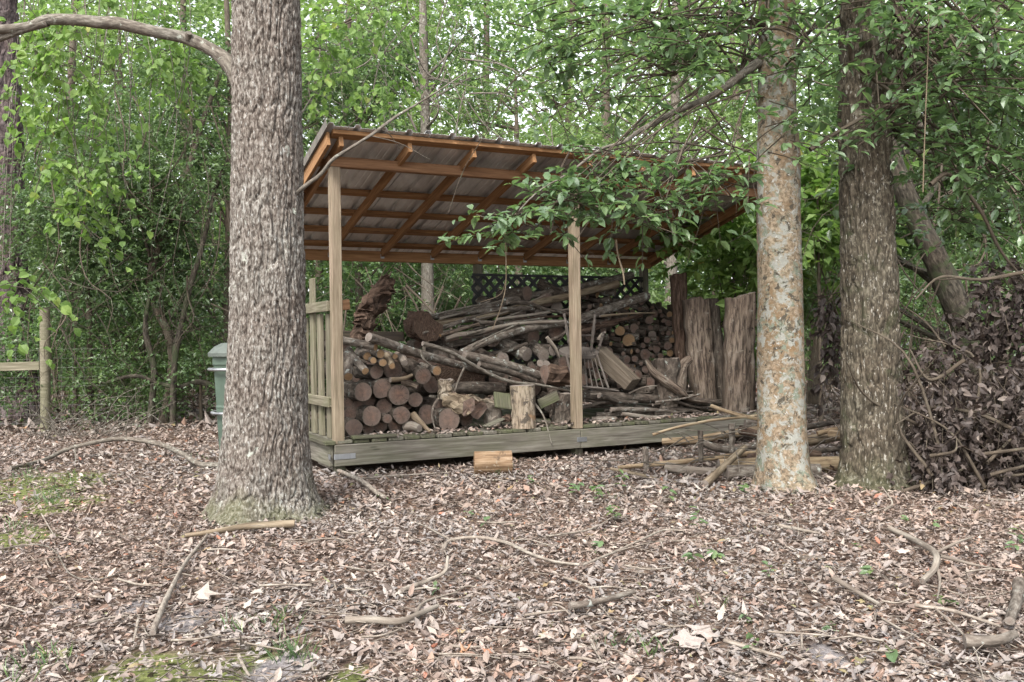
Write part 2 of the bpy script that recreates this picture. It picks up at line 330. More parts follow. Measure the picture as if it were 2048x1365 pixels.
def wood(name, a, b, c_, green=0., bump=.3, knots=True, rough=.75):
    t = NT(name, rough, .2); t.gain = 1.05 if 'orange' in name or 'beam' in name else .8; c = t.co('Object', (1.2, 22, 22), jitter=True); n = t.noise(c, 2.2, 5, .6, .6)
    col = t.ramp(n, [(.3, a), (.5, b), (.68, c_)])
    fine = t.noise(t.co('Object', (3, 90, 90), jitter=True), 2, 2); col = t.mix(t.ramp(fine, [(.4, 0.), (.7, .4)]), col, a)
    if knots:
        k = t.voro(t.co('Object', (1, 6, 6), jitter=True), 2.1); col = t.mix(t.ramp(k, [(.05, .8), (.11, 0.)]), col, tuple(np.array(a) * .35))
    st = t.noise(t.co('Object', (2, 5, 5), jitter=True), 1.4, 3)
    if green: col = t.mix(t.math('MULTIPLY', t.ramp(st, [(.42, 0.), (.62, 1.)]), green), col, (.085, .105, .04))
    col = t.mix(t.math('MULTIPLY', t.rand(), .25), col, tuple(np.array(a) * .8))
    return t.done(col, t.math('ADD', n, t.math('MULTIPLY', fine, .4)), bump, .004)
W_RAFT = wood('orange_lumber', (.16, .08, .036), (.27, .145, .066), (.35, .205, .105))
W_BEAM = wood('beam_lumber', (.13, .066, .035), (.25, .135, .07), (.34, .20, .115), bump=.7)
W_POST = wood('pale_post_lumber', (.14, .105, .072), (.29, .225, .16), (.42, .34, .25), .15, .7)
W_OLD = wood('weathered_lumber', (.08, .07, .056), (.165, .15, .122), (.26, .242, .205), .25, .6)
W_MOSS = wood('mossy_lumber', (.045, .041, .029), (.10, .092, .066), (.17, .158, .115), .5, .6, False)
W_FENCE = wood('greenish_fence_lumber', (.09, .078, .052), (.19, .168, .118), (.29, .262, .195), .28, .5)
W_DARKF = wood('dark_fence_lumber', (.035, .028, .022), (.07, .055, .042), (.12, .09, .065), .1, .4)
W_TIMB = wood('split_timber', (.06, .046, .034), (.135, .108, .08), (.22, .185, .145), .0, 1., False)
def metal_mat(name, a, b, metal=.6, rough=.45, sx=8.):
    t = NT(name, rough, .5); t.b.inputs['Metallic'].default_value = metal; n = t.noise(t.co('Object', (sx, .8, sx)), 1.6, 5, .6)
    return t.done(t.ramp(n, [(.35, a), (.65, b)]), n, .05, .002, t.ramp(n, [(.3, rough - .1), (.7, rough + .15)]))
MET_ROOF = metal_mat('ribbed_sheet_metal', (.48, .48, .48), (.72, .72, .72), .3, .38, 3.)
MET_TRIM = metal_mat('brown_edge_trim', (.10, .088, .075), (.17, .15, .13), .2, .6)
MET_GALV = metal_mat('galvanised_steel', (.22, .225, .23), (.36, .37, .38), .8, .4)
def plain(name, a, b, rough=.6, spec=.3, sc_=6, bump=.1):
    t = NT(name, rough, spec); n = t.noise(t.co('Object'), sc_, 5, .65); return t.done(t.ramp(n, [(.35, a), (.65, b)]), n, bump, .003)
P_BIN = plain('green_bin_plastic', (.04, .06, .044), (.062, .088, .066), .5, .4, 4)
P_BIN_LID = plain('faded_lid_plastic', (.065, .075, .066), (.095, .108, .096), .6, .3, 6)
P_LATT = plain('black_lattice_plastic', (.012, .012, .012), (.025, .025, .025), .5)
P_WIRE = plain('fence_wire', (.12, .12, .11), (.25, .24, .23), .6)

# ------------------------------------------------------------------ leaves
def leaves(mb, P, D, N, ln, wd, r, m=0, kind=2, curl=.15, fold=.18):
    """P base points, D directions, N normals (arrays); ln, wd sizes"""
    n = len(P); D = nrm(D); Sd = nrm(np.cross(D, N)); N = np.cross(Sd, D)
    ln = np.broadcast_to(ln, n)[:, None]; wd = np.broadcast_to(wd, n)[:, None]
    cu = np.asarray(curl); cu = np.broadcast_to(cu, n)[:, None]
    if kind == 2:
        tip = P + D * ln - N * ln * cu; k = P + D * ln * .45
        a = k + Sd * wd * .5 + N * wd * fold; b = k - Sd * wd * .5 + N * wd * fold
        v = np.stack([P, a, tip, b], 1).reshape(-1, 3); i = np.arange(n)[:, None] * 4
        t = np.concatenate([i + [0, 1, 2], i + [0, 2, 3]], 1).reshape(-1, 3); mb.add(v, None, t, None, m, np.repeat(r, 2), smooth=False)
    elif kind == 4:
        tip = P + D * ln - N * ln * cu; k = P + D * ln * .3; k2 = P + D * ln * .68 - N * ln * cu * .4; mid = P + D * ln * .5 - N * ln * cu * .1
        f = N * wd * fold
        v = np.stack([P, k + Sd * wd * .46 + f, k2 + Sd * wd * .42 + f, tip, k2 - Sd * wd * .42 + f, k - Sd * wd * .46 + f, mid], 1).reshape(-1, 3); i = np.arange(n)[:, None] * 7
        t = np.concatenate([i + [0, 1, 6], i + [1, 2, 6], i + [2, 3, 6], i + [3, 4, 6], i + [4, 5, 6], i + [5, 0, 6]], 1).reshape(-1, 3)
        mb.add(v, None, t, None, m, np.repeat(r, 6), smooth=False)
    else:  # lobed, fan of 10
        ang = np.linspace(0, 2 * np.pi, 11)[:-1]; rad = np.array([1, .5, .85, .45, .62, .3, .62, .45, .85, .5])
        ct = P + D * ln * .45 + N * ln * .03
        vv = [ct]
        for a, q in zip(ang, rad):
            j = q * (.8 + .4 * rng.random((n, 1)))
            vv.append(ct + D * ln * .55 * j * math.cos(a) + Sd * wd * .75 * j * math.sin(a) - N * ln * cu * j * j * (rng.random((n, 1)) * 1.6 - .4))
        v = np.stack(vv, 1).reshape(-1, 3); i = np.arange(n)[:, None] * 11
        t = np.concatenate([i + [0, 1 + k, 1 + (k + 1) % 10] for k in range(10)], 1).reshape(-1, 3); mb.add(v, None, t, None, m, np.repeat(r, 10), smooth=False)
def rdir(n): return nrm(rng.normal(size=(n, 3)))
def spray_crown(ells, nspray, per, ln, wd, kind=2, seed=0, length=.5, droop=.25, thr=.42, freq=1.3, twig=0, flat=.5, mb=None, tw=None, hang=0., out=.5, jit=.45):
    """leafy twigs spread through ellipsoids (cx,cy,cz,rx,ry,rz); returns leaf MB and twig MB"""
    mb = mb or MB(); tw = tw or MB(); vol = np.array([e[3] * e[4] * e[5] for e in ells]) ** .67; vol /= vol.sum()
    O = []; D = []
    for e, k in zip(ells, (vol * nspray).astype(int) + 1):
        g = 0
        while k > 0 and g < 40:
            g += 1
            d = rdir(k * 3); rr = rng.random((k * 3, 1)) ** .5; p = d * rr * [e[3], e[4], e[5]] + [e[0], e[1], e[2]]
            keep = vn(p[:, 0] * freq + seed, p[:, 1] * freq + 40, p[:, 2] * freq * 1.3 + seed * .7 + 50) + .12 * rng.random(len(p)) > thr
            keep &= p[:, 2] > .15
            p, d = p[keep][:k], d[keep][:k]; O.append(p); D.append(d); k -= len(p)
    O = np.concatenate(O); D = np.concatenate(D); n = len(O)
    d = nrm(D * out + rng.normal(size=(n, 3)) * [.8, .8, .25] - [0, 0, hang]); L = length * (.6 + .8 * rng.random(n))
    # leaf params
    i = np.repeat(np.arange(n), per); t = rng.random(len(i)); sg = np.where(rng.random(len(i)) < .5, 1, -1)[:, None]
    base = O[i] + d[i] * (t * L[i])[:, None] - np.array([0, 0, 1]) * (t * t * L[i] * droop)[:, None]
    up = nrm(np.array([0, 0, 1.]) + rng.normal(size=(len(i), 3)) * flat * .5)
    side = nrm(np.cross(d[i], [0, 0, 1.])) * sg
    dd = nrm(d[i] * .6 + side * .8 + rng.normal(size=(len(i), 3)) * jit - [0, 0, droop * .8])
    sc_ = .65 + .6 * rng.random(len(i)); r = np.clip(rng.random(len(i)) * .7 + .3 * rng.random(n)[i], 0, 1)
    leaves(mb, base, dd, up, ln * sc_, wd * sc_, r, kind=kind)
    if twig:
        k = rng.permutation(n)[:twig]
        for q in k:
            a, b, c = O[q] - d[q] * L[q] * .6, O[q], O[q] + d[q] * L[q] - np.array([0, 0, droop * L[q]])
            tube(tw, [a, b, c], [.006, .004, .002], 3)
    return mb, tw, O
def stems(tw, base, targets, r0, wig=.25, sides=5, n=7, split=.35):
    base = np.asarray(base, float)
    for T in targets:
        T = np.asarray(T, float); m1 = base + (T - base) * split * np.array([.5, .5, 1.1]) + rng.normal(size=3) * wig * .5
        m2 = base + (T - base) * .75 * np.array([.9, .9, 1.05]) + rng.normal(size=3) * wig
        tube(tw, smooth_line([base, m1, m2, T], n), [r0, r0 * .75, r0 * .45, r0 * .15], sides)

# ------------------------------------------------------------------ ground
def grid(x0, x1, y0, y1, nx, ny, p=1.):
    X = np.linspace(x0, x1, nx); Y = y0 + (y1 - y0) * np.linspace(0, 1, ny) ** p
    return np.meshgrid(X, Y)
gm = MB(); n_ = 260; xx = np.sign(np.linspace(-1, 1, n_)) * np.abs(np.linspace(-1, 1, n_)) ** 2.2 * 80; yy = -10 + 100 * np.linspace(0, 1, n_) ** 2.4
gx, gy = np.meshgrid(xx, yy); gz = ground_z(gx, gy)
i = (np.arange(n_ - 1)[:, None] * n_ + np.arange(n_ - 1)[None]).ravel()
gm.add(np.stack([gx, gy, gz], -1), np.stack([i, i + 1, i + n_ + 1, i + n_], -1))
me = gm.mesh('ground', SOIL); o = bpy.data.objects.new('ground', me); C.objects.link(o)
props(o, 'brown forest floor of soil and sand under the fallen leaves', None, None, 'structure')

def in_shed(x, y):
    dx, dy = x - SO[0], y - SO[1]; u = dx * UD[0] + dy * UD[1]; v = dx * VD[0] + dy * VD[1]
    return (u > 0) & (u < 4.9) & (v > .1) & (v < 2.4)
def litter(n, y0, y1, ln0, ln1, kinds, lift=.02, power=1.):
    mb = MB(); y = y0 + (y1 - y0) * rng.random(n) ** power; x = (rng.random(n) * 2 - 1) * (y * .62 + .9)
    keep = ~in_shed(x, y)
    for cx, cy, r in MOSS + SAND:
        d = np.hypot(x - cx, (y - cy) * .6) / r; keep &= (d > .95 + .5 * (rng.random(n) - .5)) | (rng.random(n) < .42)
    x, y = x[keep], y[keep]; n = len(x); z = ground_z(x, y) + rng.random(n) ** 1.5 * lift
    a = rng.random(n) * 2 * np.pi; tilt = rng.normal(size=n) * .26
    D = np.stack([np.cos(a), np.sin(a), tilt], -1); N = nrm(np.stack([rng.normal(size=n) * .36, rng.normal(size=n) * .36, np.ones(n)], -1))
    ln = ln0 + (ln1 - ln0) * rng.random(n) ** 2.1; cr = rng.normal(size=n) * .34; P = np.stack([x, y, z + .004 + np.abs(tilt) * ln * .3], -1) 
    r = rng.random(n); pick = rng.random(n)
    for k, (kd, lo, hi, wf) in kinds.items():
        s_ = (pick >= lo) & (pick < hi)
        leaves(mb, P[s_], D[s_], N[s_], ln[s_], ln[s_] * wf * (.7 + .6 * rng.random(s_.sum())), r[s_], kind=kd, curl=cr[s_], fold=.2)
    return mb
K1 = {'a': (4, 0, .66, .40), 'b': (10, .66, .86, .8), 'c': (2, .86, 1, .5)}
obj('leaf_litter', litter(50000, 2.4, 6.2, .018, .064, K1, .02), LIT, label='brown, tan and grey dead leaves covering the near forest floor', cat='leaf litter', kind='stuff')
obj('leaf_litter', litter(52000, 6.2, 12.5, .03, .082, {'a': (4, 0, .35, .42), 'b': (10, .35, .5, .85), 'c': (2, .5, 1, .5)}, .03), LIT, label='brown and reddish dead leaves covering the floor around the shed', cat='leaf litter', kind='stuff')
obj('leaf_litter', litter(42000, 12.5, 34, .07, .16, {'c': (2, 0, 1, .6)}, .05, 1.2), LIT, label='dead leaves on the far forest floor behind the shed', cat='leaf litter', kind='stuff')
def debris():
    mb = MB()
    for k in range(3600):
        y = 2.6 + 8 * random.random() ** 1.2; x = random.uniform(-1, 1) * (y * .6 + .5)
        if in_shed(np.array(x), np.array(y)): continue
        a = random.uniform(0, 2 * np.pi); L = random.uniform(.04, .22); z = float(ground_z(x, y)) + random.uniform(.012, .04)
        d = np.array([math.cos(a), math.sin(a), random.uniform(-.12, .12)]) * L; p = np.array([x, y, z + .5 * abs(d[2])])
        tube(mb, [p - d / 2, p + [0, 0, random.uniform(-.005, .01)], p + d / 2], random.uniform(.0009, .0028), 3, r=random.random())
    return mb
obj('leaf_litter', litter(60000, 2.4, 8.5, .008, .03, {'c': (2, 0, 1, .55)}, .03), LIT, label='crumbled leaf fragments between the fallen leaves of the near floor', cat='leaf litter', kind='stuff')
obj('twig_debris', debris(), B_PTWIG, label='tiny broken twigs and stalks strewn through the leaf litter', cat='debris', kind='stuff')

# ------------------------------------------------------------------ big trunks
def trunk_mesh(knots, Y, nth, nz, amp, fr, fz, ridge=True, lobes=0., seed=0, top=None):
    """knots: (px centre, py, half width px) down the trunk at depth Y"""
    K = np.array(knots, float); cen = np.array([at(a, b, Y) for a, b, _ in K]); rad = K[:, 2] * Y / F
    o = np.argsort(cen[:, 2]); cen, rad = cen[o], rad[o]
    if top: cen = np.vstack([cen, [cen[-1, 0] + top[0], cen[-1, 1], cen[-1, 2] + top[1]]]); rad = np.append(rad, rad[-1] * .9)
    z0, z1 = cen[0, 2] - .06, cen[-1, 2]; z = z0 + (z1 - z0) * np.linspace(0, 1, nz)
    cx = np.interp(z, cen[:, 2], cen[:, 0]); rr = np.interp(z, cen[:, 2], rad)
    k = np.ones(15) / 15
    pad = lambda a: np.convolve(np.pad(a, 7, 'edge'), k, 'valid'); cx = pad(cx); rr = pad(rr)
    th = np.linspace(0, 2 * np.pi, nth + 1)[:-1] + np.pi / 2; TH, Z = np.meshgrid(th, z)
    r0 = rr[:, None]; flare = np.exp(-np.clip(Z - cen[0, 2], 0, 9) / .16) * lobes
    r = r0 * (1 + flare * (.5 * np.cos(TH * 5 + seed) + .35 * np.cos(TH * 3 + seed * 2)) * .25)
    X3, Y3 = np.cos(TH) * r0, np.sin(TH) * r0
    wx = (vn(X3 * 6 + seed, Y3 * 6, Z * 5) - .5) * 1.6
    n1 = vn(X3 * fr + wx + 11, Y3 * fr + wx, Z * fz + seed); n2 = vn(X3 * fr * 2.3 + 5 + wx, Y3 * fr * 2.3, Z * fz * 2.6 + seed); n3 = vn(X3 * fr * 5, Y3 * fr * 5 + 3, Z * fr * 2.4)
    if ridge:
        gr = np.exp(-((n1 - .5) / .075) ** 2); g2 = np.exp(-((n2 - .5) / .09) ** 2)
        h = -1.0 * gr - .45 * g2 + .5 * n2 + .35 * n3
    else: h = n1 * .5 + n2 * .3 + n3 * .2
    r = r + amp * (h - h.mean()) + .012 * (vn(X3 * 4, Y3 * 4, Z * 2 + seed) - .5)
    v = np.stack([cx[:, None] + np.cos(TH) * r, Y + .0 * TH + np.sin(TH) * r, Z], -1)
    i = np.arange(nz - 1)[:, None] * nth + np.arange(nth)[None]; j = np.arange(nz - 1)[:, None] * nth + (np.arange(nth)[None] + 1) % nth
    mb = MB(); mb.add(v, np.stack([i, j, j + nth, i + nth], -1).reshape(-1, 4)); return mb
def tree_root(name, px, py, Y, label, cat='tree', group=None):
    p = at(px, py, Y); p[2] = 0; return empty(name, p, label, cat, group)
# oak on the left, near the camera
YO = 6.3
oak = tree_root('oak_tree', 532, 1010, YO, 'thick grey brown tree with ridged bark and flared base before the shed corner')
obj('trunk', trunk_mesh([(533, -60, 64), (533, 0, 65), (535, 400, 69), (535, 700, 75), (533, 850, 81), (531, 950, 91), (529, 1000, 102), (530, 1030, 124), (530, 1045, 150)], YO, 340, 600, .0165, 31, 4.6, True, 1., 3, top=(0, 2.2)), bark('oak_trunk_bark', [(.36, (.042, .035, .029)), (.46, (.115, .098, .083)), (.55, (.21, .192, .168)), (.66, (.34, .33, .30))], [((.40, .42, .36), 9, .64, .05)], ((.10, .112, .05), .30, .45), fine=62, bump=1., sz=.45, coord='Object', speck=((.40, .40, .375), 60, .63)), oak)
mb = MB(); tube(mb, smooth_line([at(*p) for p in [(490, 190, YO), (468, 142, YO - .02), (440, 112, YO), (400, 88, YO + .02), (370, 76, YO + .03), (310, 64, YO), (240, 48, YO), (205, 46, YO), (150, 40, YO), (95, 40, YO), (50, 55, YO), (-60, 57, YO), (-300, 30, YO + .4)]], 60), [.062, .052, .044, .04, .038, .042, .036, .034, .03, .03], 14, wob=.12, seed=2)
tube(mb, smooth_line([at(95, 45, YO), at(40, 62, YO), at(-30, 90, YO)], 8), [.03, .02], 10, wob=.1, seed=3)
tube(mb, smooth_line([at(376, 78, YO), at(378, 66, YO - .03)], 4), [.02, .022], 8, cap=0)
obj('limb', mb, B_TWIG, oak)
mb = MB(); tube(mb, smooth_line([at(*p) for p in [(560, 420, YO), (606, 376, YO - .1), (640, 350, YO - .15), (665, 320, YO - .2), (695, 300, YO - .2), (740, 272, YO - .2), (790, 235, YO - .1), (835, 208, YO), (880, 180, YO), (932, 145, YO + .1)]], 40), [.017, .014, .012, .010, .007, .004], 8, wob=.1)
for a, b in [((740, 272), (860, 320)), ((835, 208), (950, 240)), ((760, 258), (800, 300)), ((835, 208), (905, 235))]:
    p, q = at(*a, YO), at(*b, YO + .2); tube(mb, smooth_line([p, (p + q) / 2 + [0, 0, .03], q], 8), [.004, .0015], 4)
obj('branch', mb, B_TWIG, oak, 'thin bare branch reaching over the shed roof')
# lichen tree
YL = 6.9
lich = tree_root('lichen_tree', 1566, 985, YL, 'slim pale tree blotched with orange and white lichen, right of the shed')
obj('trunk', trunk_mesh([(1553, -60, 35), (1553, 0, 36), (1555, 250, 38), (1558, 300, 43), (1558, 335, 45), (1558, 370, 41), (1560, 600, 44), (1562, 800, 47), (1565, 900, 50), (1568, 950, 54), (1574, 980, 62), (1582, 998, 78)], YL, 160, 300, .008, 9, 8, False, 1., 5, top=(-.1, 2.4)), bark('lichen_trunk_bark', [(.34, (.10, .08, .055)), (.5, (.22, .175, .12)), (.66, (.34, .285, .21))], [((.20, .13, .07), 4.4, .47, .14), ((.165, .185, .14), 11, .53, .07), ((.285, .285, .25), 13, .52, .06), ((.07, .06, .045), 18, .56, .06), ((.38, .38, .35), 30, .60, .04)], None, fine=38, sz=1., bump=.5, coord='Object', bands=True), lich)
mb = MB(); tube(mb, smooth_line([at(*p) for p in [(1545, 105, YL), (1512, 128, YL - .05), (1470, 160, YL - .15), (1420, 195, YL - .3), (1360, 220, YL - .4), (1320, 240, YL - .5), (1280, 262, YL - .6), (1245, 285, YL - .7), (1200, 300, YL - .8), (1140, 345, YL - 1.), (1075, 385, YL - 1.1), (1030, 430, YL - 1.2)]], 50), [.042, .034, .028, .023, .018, .013, .009, .006, .003], 10, wob=.12, seed=4)
obj('limb', mb, B_TWIG, lich)
# dark tree
YD = 6.95
dark = tree_root('dark_tree', 1745, 985, YD, 'stout dark mossy tree with furrowed bark, between the lichen tree and the withered brush')
obj('trunk', trunk_mesh([(1730, -60, 46), (1731, 0, 47), (1729, 300, 49), (1734, 450, 51), (1740, 600, 54), (1744, 800, 57), (1746, 900, 60), (1748, 950, 68), (1752, 985, 92), (1760, 1003, 118)], YD, 210, 400, .019, 19, 4.5, True, 1., 8, top=(0, 2.4)), bark('dark_trunk_bark', [(.34, (.03, .026, .02)), (.5, (.075, .064, .046)), (.66, (.17, .15, .115))], [((.05, .056, .028), 4, .56, .12), ((.24, .215, .165), 9, .6, .07)], ((.055, .068, .028), .35, .35), fine=54, bump=1., sz=.35, coord='Object', speck=((.33, .31, .27), 52, .61)), dark)
# pine on the far left
YP = 15.
pine = tree_root('pine_tree', 25, 838, YP, 'tall purple brown pine trunk with scaly bark at the left edge behind the fence')
obj('trunk', trunk_mesh([(-10, -60, 34), (-5, 0, 36), (5, 300, 38), (8, 500, 40), (14, 650, 46), (22, 780, 54), (26, 825, 66), (28, 843, 80)], YP, 110, 220, .03, 9, 3.5, True, .6, 12, top=(0, 4)), bark('pine_trunk_bark', [(.34, (.035, .028, .028)), (.5, (.09, .073, .072)), (.66, (.16, .135, .132))], fine=22, sz=.6, bump=1., vor=9, coord='Object'), pine)

# ------------------------------------------------------------------ the shed
shed = empty('wood_shed', (SH(2.44, 1.2, 0) * [1, 1, 0]), 'open timber wood shed with a sloping ribbed metal roof and raised plank deck', 'shed')
B = lambda name, a, b, w_, t_, mat, side, **k: board(name, SH(*a), SH(*b), w_, t_, mat, shed, side=side, **k)
# deck frame
B('rim_board', (-.01, -.019, -.092), (2.435, -.019, -.092), .184, .038, W_OLD, ZD, bev=.005)
B('rim_board', (2.441, -.019, -.094), (4.9, -.019, -.094), .184, .038, W_OLD, ZD, bev=.005)
B('rim_board', (-.03, .002, -.093), (-.03, 2.38, -.093), .184, .038, W_OLD, ZD, bev=.005)
B('rim_board', (4.92, .002, -.093), (4.92, 2.38, -.093), .184, .038, W_OLD, ZD, bev=.005)
B('rim_board', (-.01, 2.40, -.093), (4.9, 2.40, -.093), .184, .038, W_OLD, ZD, bev=.005)
for v in (.8, 1.6): B('joist', (0, v, -.08), (4.89, v, -.08), .14, .038, W_OLD, ZD)
for u in (.05, 2.44, 4.84):
    for v in (.055, 2.3): B('footing_post', (u, v, -.27), (u, v, -.02 if v > 1 else -.19), .089, .089, W_MOSS, UD)
u = .09; k = 0
B('deck_board', (-.045, -.03, .017), (-.045, 2.41, .017), .09, .034, W_MOSS, UD)
while u < 4.9:
    vf = -.005 + random.uniform(-.018, .02)
    if 2.34 < u < 2.54: vf = .12
    B('deck_board', (u, vf, .0175 + random.uniform(-.001, .002)), (u, 2.41, .0175), .138, .033, W_MOSS if k % 3 else W_OLD, UD, bev=.006); u += .1545; k += 1
board('loose_board', S(705, 883, -.01) + [0, 0, 0], S(800, 866, -.005), .09, .025, W_MOSS, None, side=VD, bev=.005, rough=.003, label='short mossy board lying flat on the deck edge right of the corner post', category='board') if False else None
def thing_board(name, p0, p1, w_, t_, mat, side, label, cat='board', rough=.003, group=None):
    o = board(name, p0, p1, w_, t_, mat, None, side=side, bev=.006, rough=rough); return props(o, label, cat, group)
thing_board('loose_board', SH(.16, .035, .05), SH(.56, .02, .05), .09, .03, W_MOSS, VD, 'short mossy board lying flat on the deck edge right of the corner post')
# posts
H = 2.39
B('post', (.045, .045, -.0), (.045, .045, H), .089, .089, W_POST, UD, bev=.005)
B('post', (2.44, .045, -.0), (2.44, .045, H), .089, .089, W_POST, UD, bev=.005)
B('post', (4.84, .045, -.0), (4.84, .045, H), .089, .089, W_POST, UD, bev=.005)
HB = 1.79
for u in (.045, 2.44, 4.84): B('post', (u, 2.3, 0), (u, 2.3, HB), .089, .089, W_OLD, UD, bev=.005)
# beams
B('front_beam', (-.02, .045, H + .046), (2.435, .045, H + .046), .089, .089, W_BEAM, ZD, bev=.006)
B('front_beam', (2.441, .045, H + .047), (4.93, .045, H + .047), .089, .089, W_BEAM, ZD, bev=.006)
B('back_beam', (-.03, 2.3, HB + .06), (4.93, 2.3, HB + .06), .118, .07, W_RAFT, ZD, bev=.004)
SL = .263; VFr, VBk = -.27, 2.42
zr = lambda v: H + .046 - SL * v          # underside of the rafters
nr = nrm(VD * 1 - ZD * SL); nu = nrm(VD * SL + ZD)
for k in range(9):
    u = .02 + k * .6085
    c = .0445
    B('rafter', (u, VFr, zr(VFr) + c), (u, 2.255, zr(2.255) + c), .089, .038, W_RAFT, nu, bev=.003)
pv = [-.25, .29, .86, 1.34, 1.79, 2.2]
for v in pv:
    z = zr(v) + .089 + .019 + .003
    for a, b in ((-.06, 2.44), (2.444, 4.96)): B('purlin', (a, v, z), (b, v, z), .089 if v > 0 else .1, .038, W_RAFT, nr, bev=.003)
B('fly_rafter', (-.09, VFr, zr(VFr) + .06), (-.09, 2.42, zr(2.42) + .06), .12, .03, W_RAFT, nu, bev=.003)
B('fly_rafter', (4.99, VFr, zr(VFr) + .06), (4.99, 2.42, zr(2.42) + .06), .12, .03, W_RAFT, nu, bev=.003)
# metal roof: overlapping ribbed sheets
def sheet(u0, u1, lift):
    prof = []; per = .2286; u = u0
    while u < u1 - .01:
        for du, dz in ((0, 0), (.014, .026), (.05, .026), (.064, 0), (.11, .0), (.115, .004), (.125, .004), (.13, 0), (.17, 0), (.175, .004), (.185, .004), (.19, 0)):
            if u + du <= u1: prof.append((u + du, dz))
        u += per
    prof.append((u1, 0)); mb = MB(); th = .0015; vv = []; n = len(prof); vs_ = np.linspace(-.345, 2.58, 5)
    for dt in (0, th):
        for v in vs_:
            for (uu, dz) in prof: vv.append(SH(uu, v, zr(v) + .089 + .044 + lift + dt + dz + .003 * math.sin(uu * 3 + v * 4)))
    i = (np.arange(4)[:, None] * n + np.arange(n - 1)[None]).ravel(); q = np.stack([i, i + 1, i + n + 1, i + n], -1); q2 = q[:, ::-1] + 0; q2 = q + 5 * n
    e = np.arange(n - 1); m = 5 * n; f1 = np.stack([e, e + m, e + m + 1, e + 1], -1); eb = e + 4 * n; f2 = np.stack([eb, eb + 1, eb + m + 1, eb + m], -1)
    s = np.arange(4) * n; f3 = np.stack([s, s + n, s + n + m, s + m], -1); s2 = s + n - 1; f4 = np.stack([s2, s2 + m, s2 + n + m, s2 + n], -1)
    mb.add(np.array(vv), np.vstack([q[:, ::-1], q2, f1, f2, f3, f4]), smooth=False); return mb
us = np.linspace(-.12, 5.02, 7); shed_off = np.array(shed.location)
for k in range(6): obj('roof_sheet', sheet(us[k], us[k + 1] + .05, .0035 * (k % 2)), MET_ROOF, shed)
B('edge_trim', (-.128, -.346, zr(-.346) + .145), (-.128, 2.58, zr(2.58) + .145), .075, .004, MET_TRIM, nu, bev=.001)
for u in (.0, 2.44): B('strap', (u - .02 if u == 0 else 2.39, -.0405, -.1), (u + .17 if u == 0 else 2.5, -.0405, -.1), .045, .004, MET_GALV, ZD, bev=.0008)
B('strap', (-.0515, -.04, -.1), (-.0515, .02, -.1), .045, .004, MET_GALV, ZD, bev=.0008)
for k in range(1, 8): B('rafter_hanger', (.02 + k * .6085 - .022, 2.262, HB + .06), (.02 + k * .6085 + .022, 2.262, HB + .06), .05, .003, MET_GALV, ZD, bev=.0005)
# lattice on the back, between the middle and right posts
mb = MB(); z0, z1 = .6, 1.66; a0, a1 = 2.34, 4.78; sp = .15; hh = z1 - z0
def clip_strip(c, sg, lay):
    # strip along direction (1,sg) through u=c at z0
    p = []; s0, s1 = 0., hh
    ua, ub = c + sg * 0, c + sg * hh
    if sg > 0: s0 = max(0, a0 - c); s1 = min(hh, a1 - c)
    else: s0 = max(0, c - a1); s1 = min(hh, c - a0)
    if s1 - s0 < .03: return
    A = SH(c + sg * s0, 2.25 - lay, z0 + s0); B_ = SH(c + sg * s1, 2.25 - lay, z0 + s1); d = nrm(B_ - A); n = np.cross(d, VD); w2 = .022; t2 = .003
    v = [A - n * w2 - VD * t2, A + n * w2 - VD * t2, B_ + n * w2 - VD * t2, B_ - n * w2 - VD * t2]; v += [x + VD * 2 * t2 for x in v]
    mb.add(v, [[0, 1, 2, 3], [7, 6, 5, 4], [0, 4, 5, 1], [1, 5, 6, 2], [2, 6, 7, 3], [3, 7, 4, 0]], smooth=False)
for k in range(-12, 34):
    clip_strip(a0 + k * sp, 1, 0); clip_strip(a0 + k * sp, -1, .0075)
lat = obj('lattice', mb, P_LATT, shed)
for z in (z0, z1): B('lattice_frame', (a0, 2.236, z), (a1, 2.236, z), .03, .012, P_LATT, ZD, bev=.001)
# side fences of the shed
def side_fence(u, mat, n0, tall, railz):
    vs_ = [.09, .33, .57, .83, 1.1, 1.36, 1.62, 1.88, 2.12]
    for k, v in enumerate(vs_):
        top = tall[k % len(tall)]
        B('picket', (u, v, .036), (u + (random.uniform(-.01, .01)), v, top), .085, .022 if k else .03, mat, VD, bev=.004)
side = -.01
for v, top in ((.25, 1.13), (.52, 1.14), (.78, 1.48), (1.06, 1.12), (1.34, 1.13), (1.62, 1.11), (1.9, 1.12), (2.16, 1.12)):
    B('picket', (.035, v, .036), (.035 + random.uniform(-.006, .006), v, top), .12, .034, W_FENCE, VD, bev=.005)
B('fence_rail', (-.008, .095, 1.195), (-.008, 2.25, 1.2), .092, .036, W_FENCE, ZD, bev=.005)
B('fence_rail', (-.008, .095, .36), (-.008, 2.25, .36), .09, .036, W_FENCE, ZD, bev=.005)
B('rail_end', (.07, .135, 1.2), (.19, .135, 1.21), .09, .04, W_BEAM, ZD)
for v, top in ((.18, 1.22), (.46, 1.24), (.74, 1.2), (1.02, 1.34), (1.3, 1.38), (1.58, 1.36), (1.86, 1.3), (2.1, 1.34)):
    B('picket', (4.93, v, .036), (4.93, v, top), .1, .03, W_DARKF, VD, bev=.005)
B('fence_rail', (4.965, .1, 1.03), (4.965, 2.25, 1.03), .09, .036, W_DARKF, ZD, bev=.005)

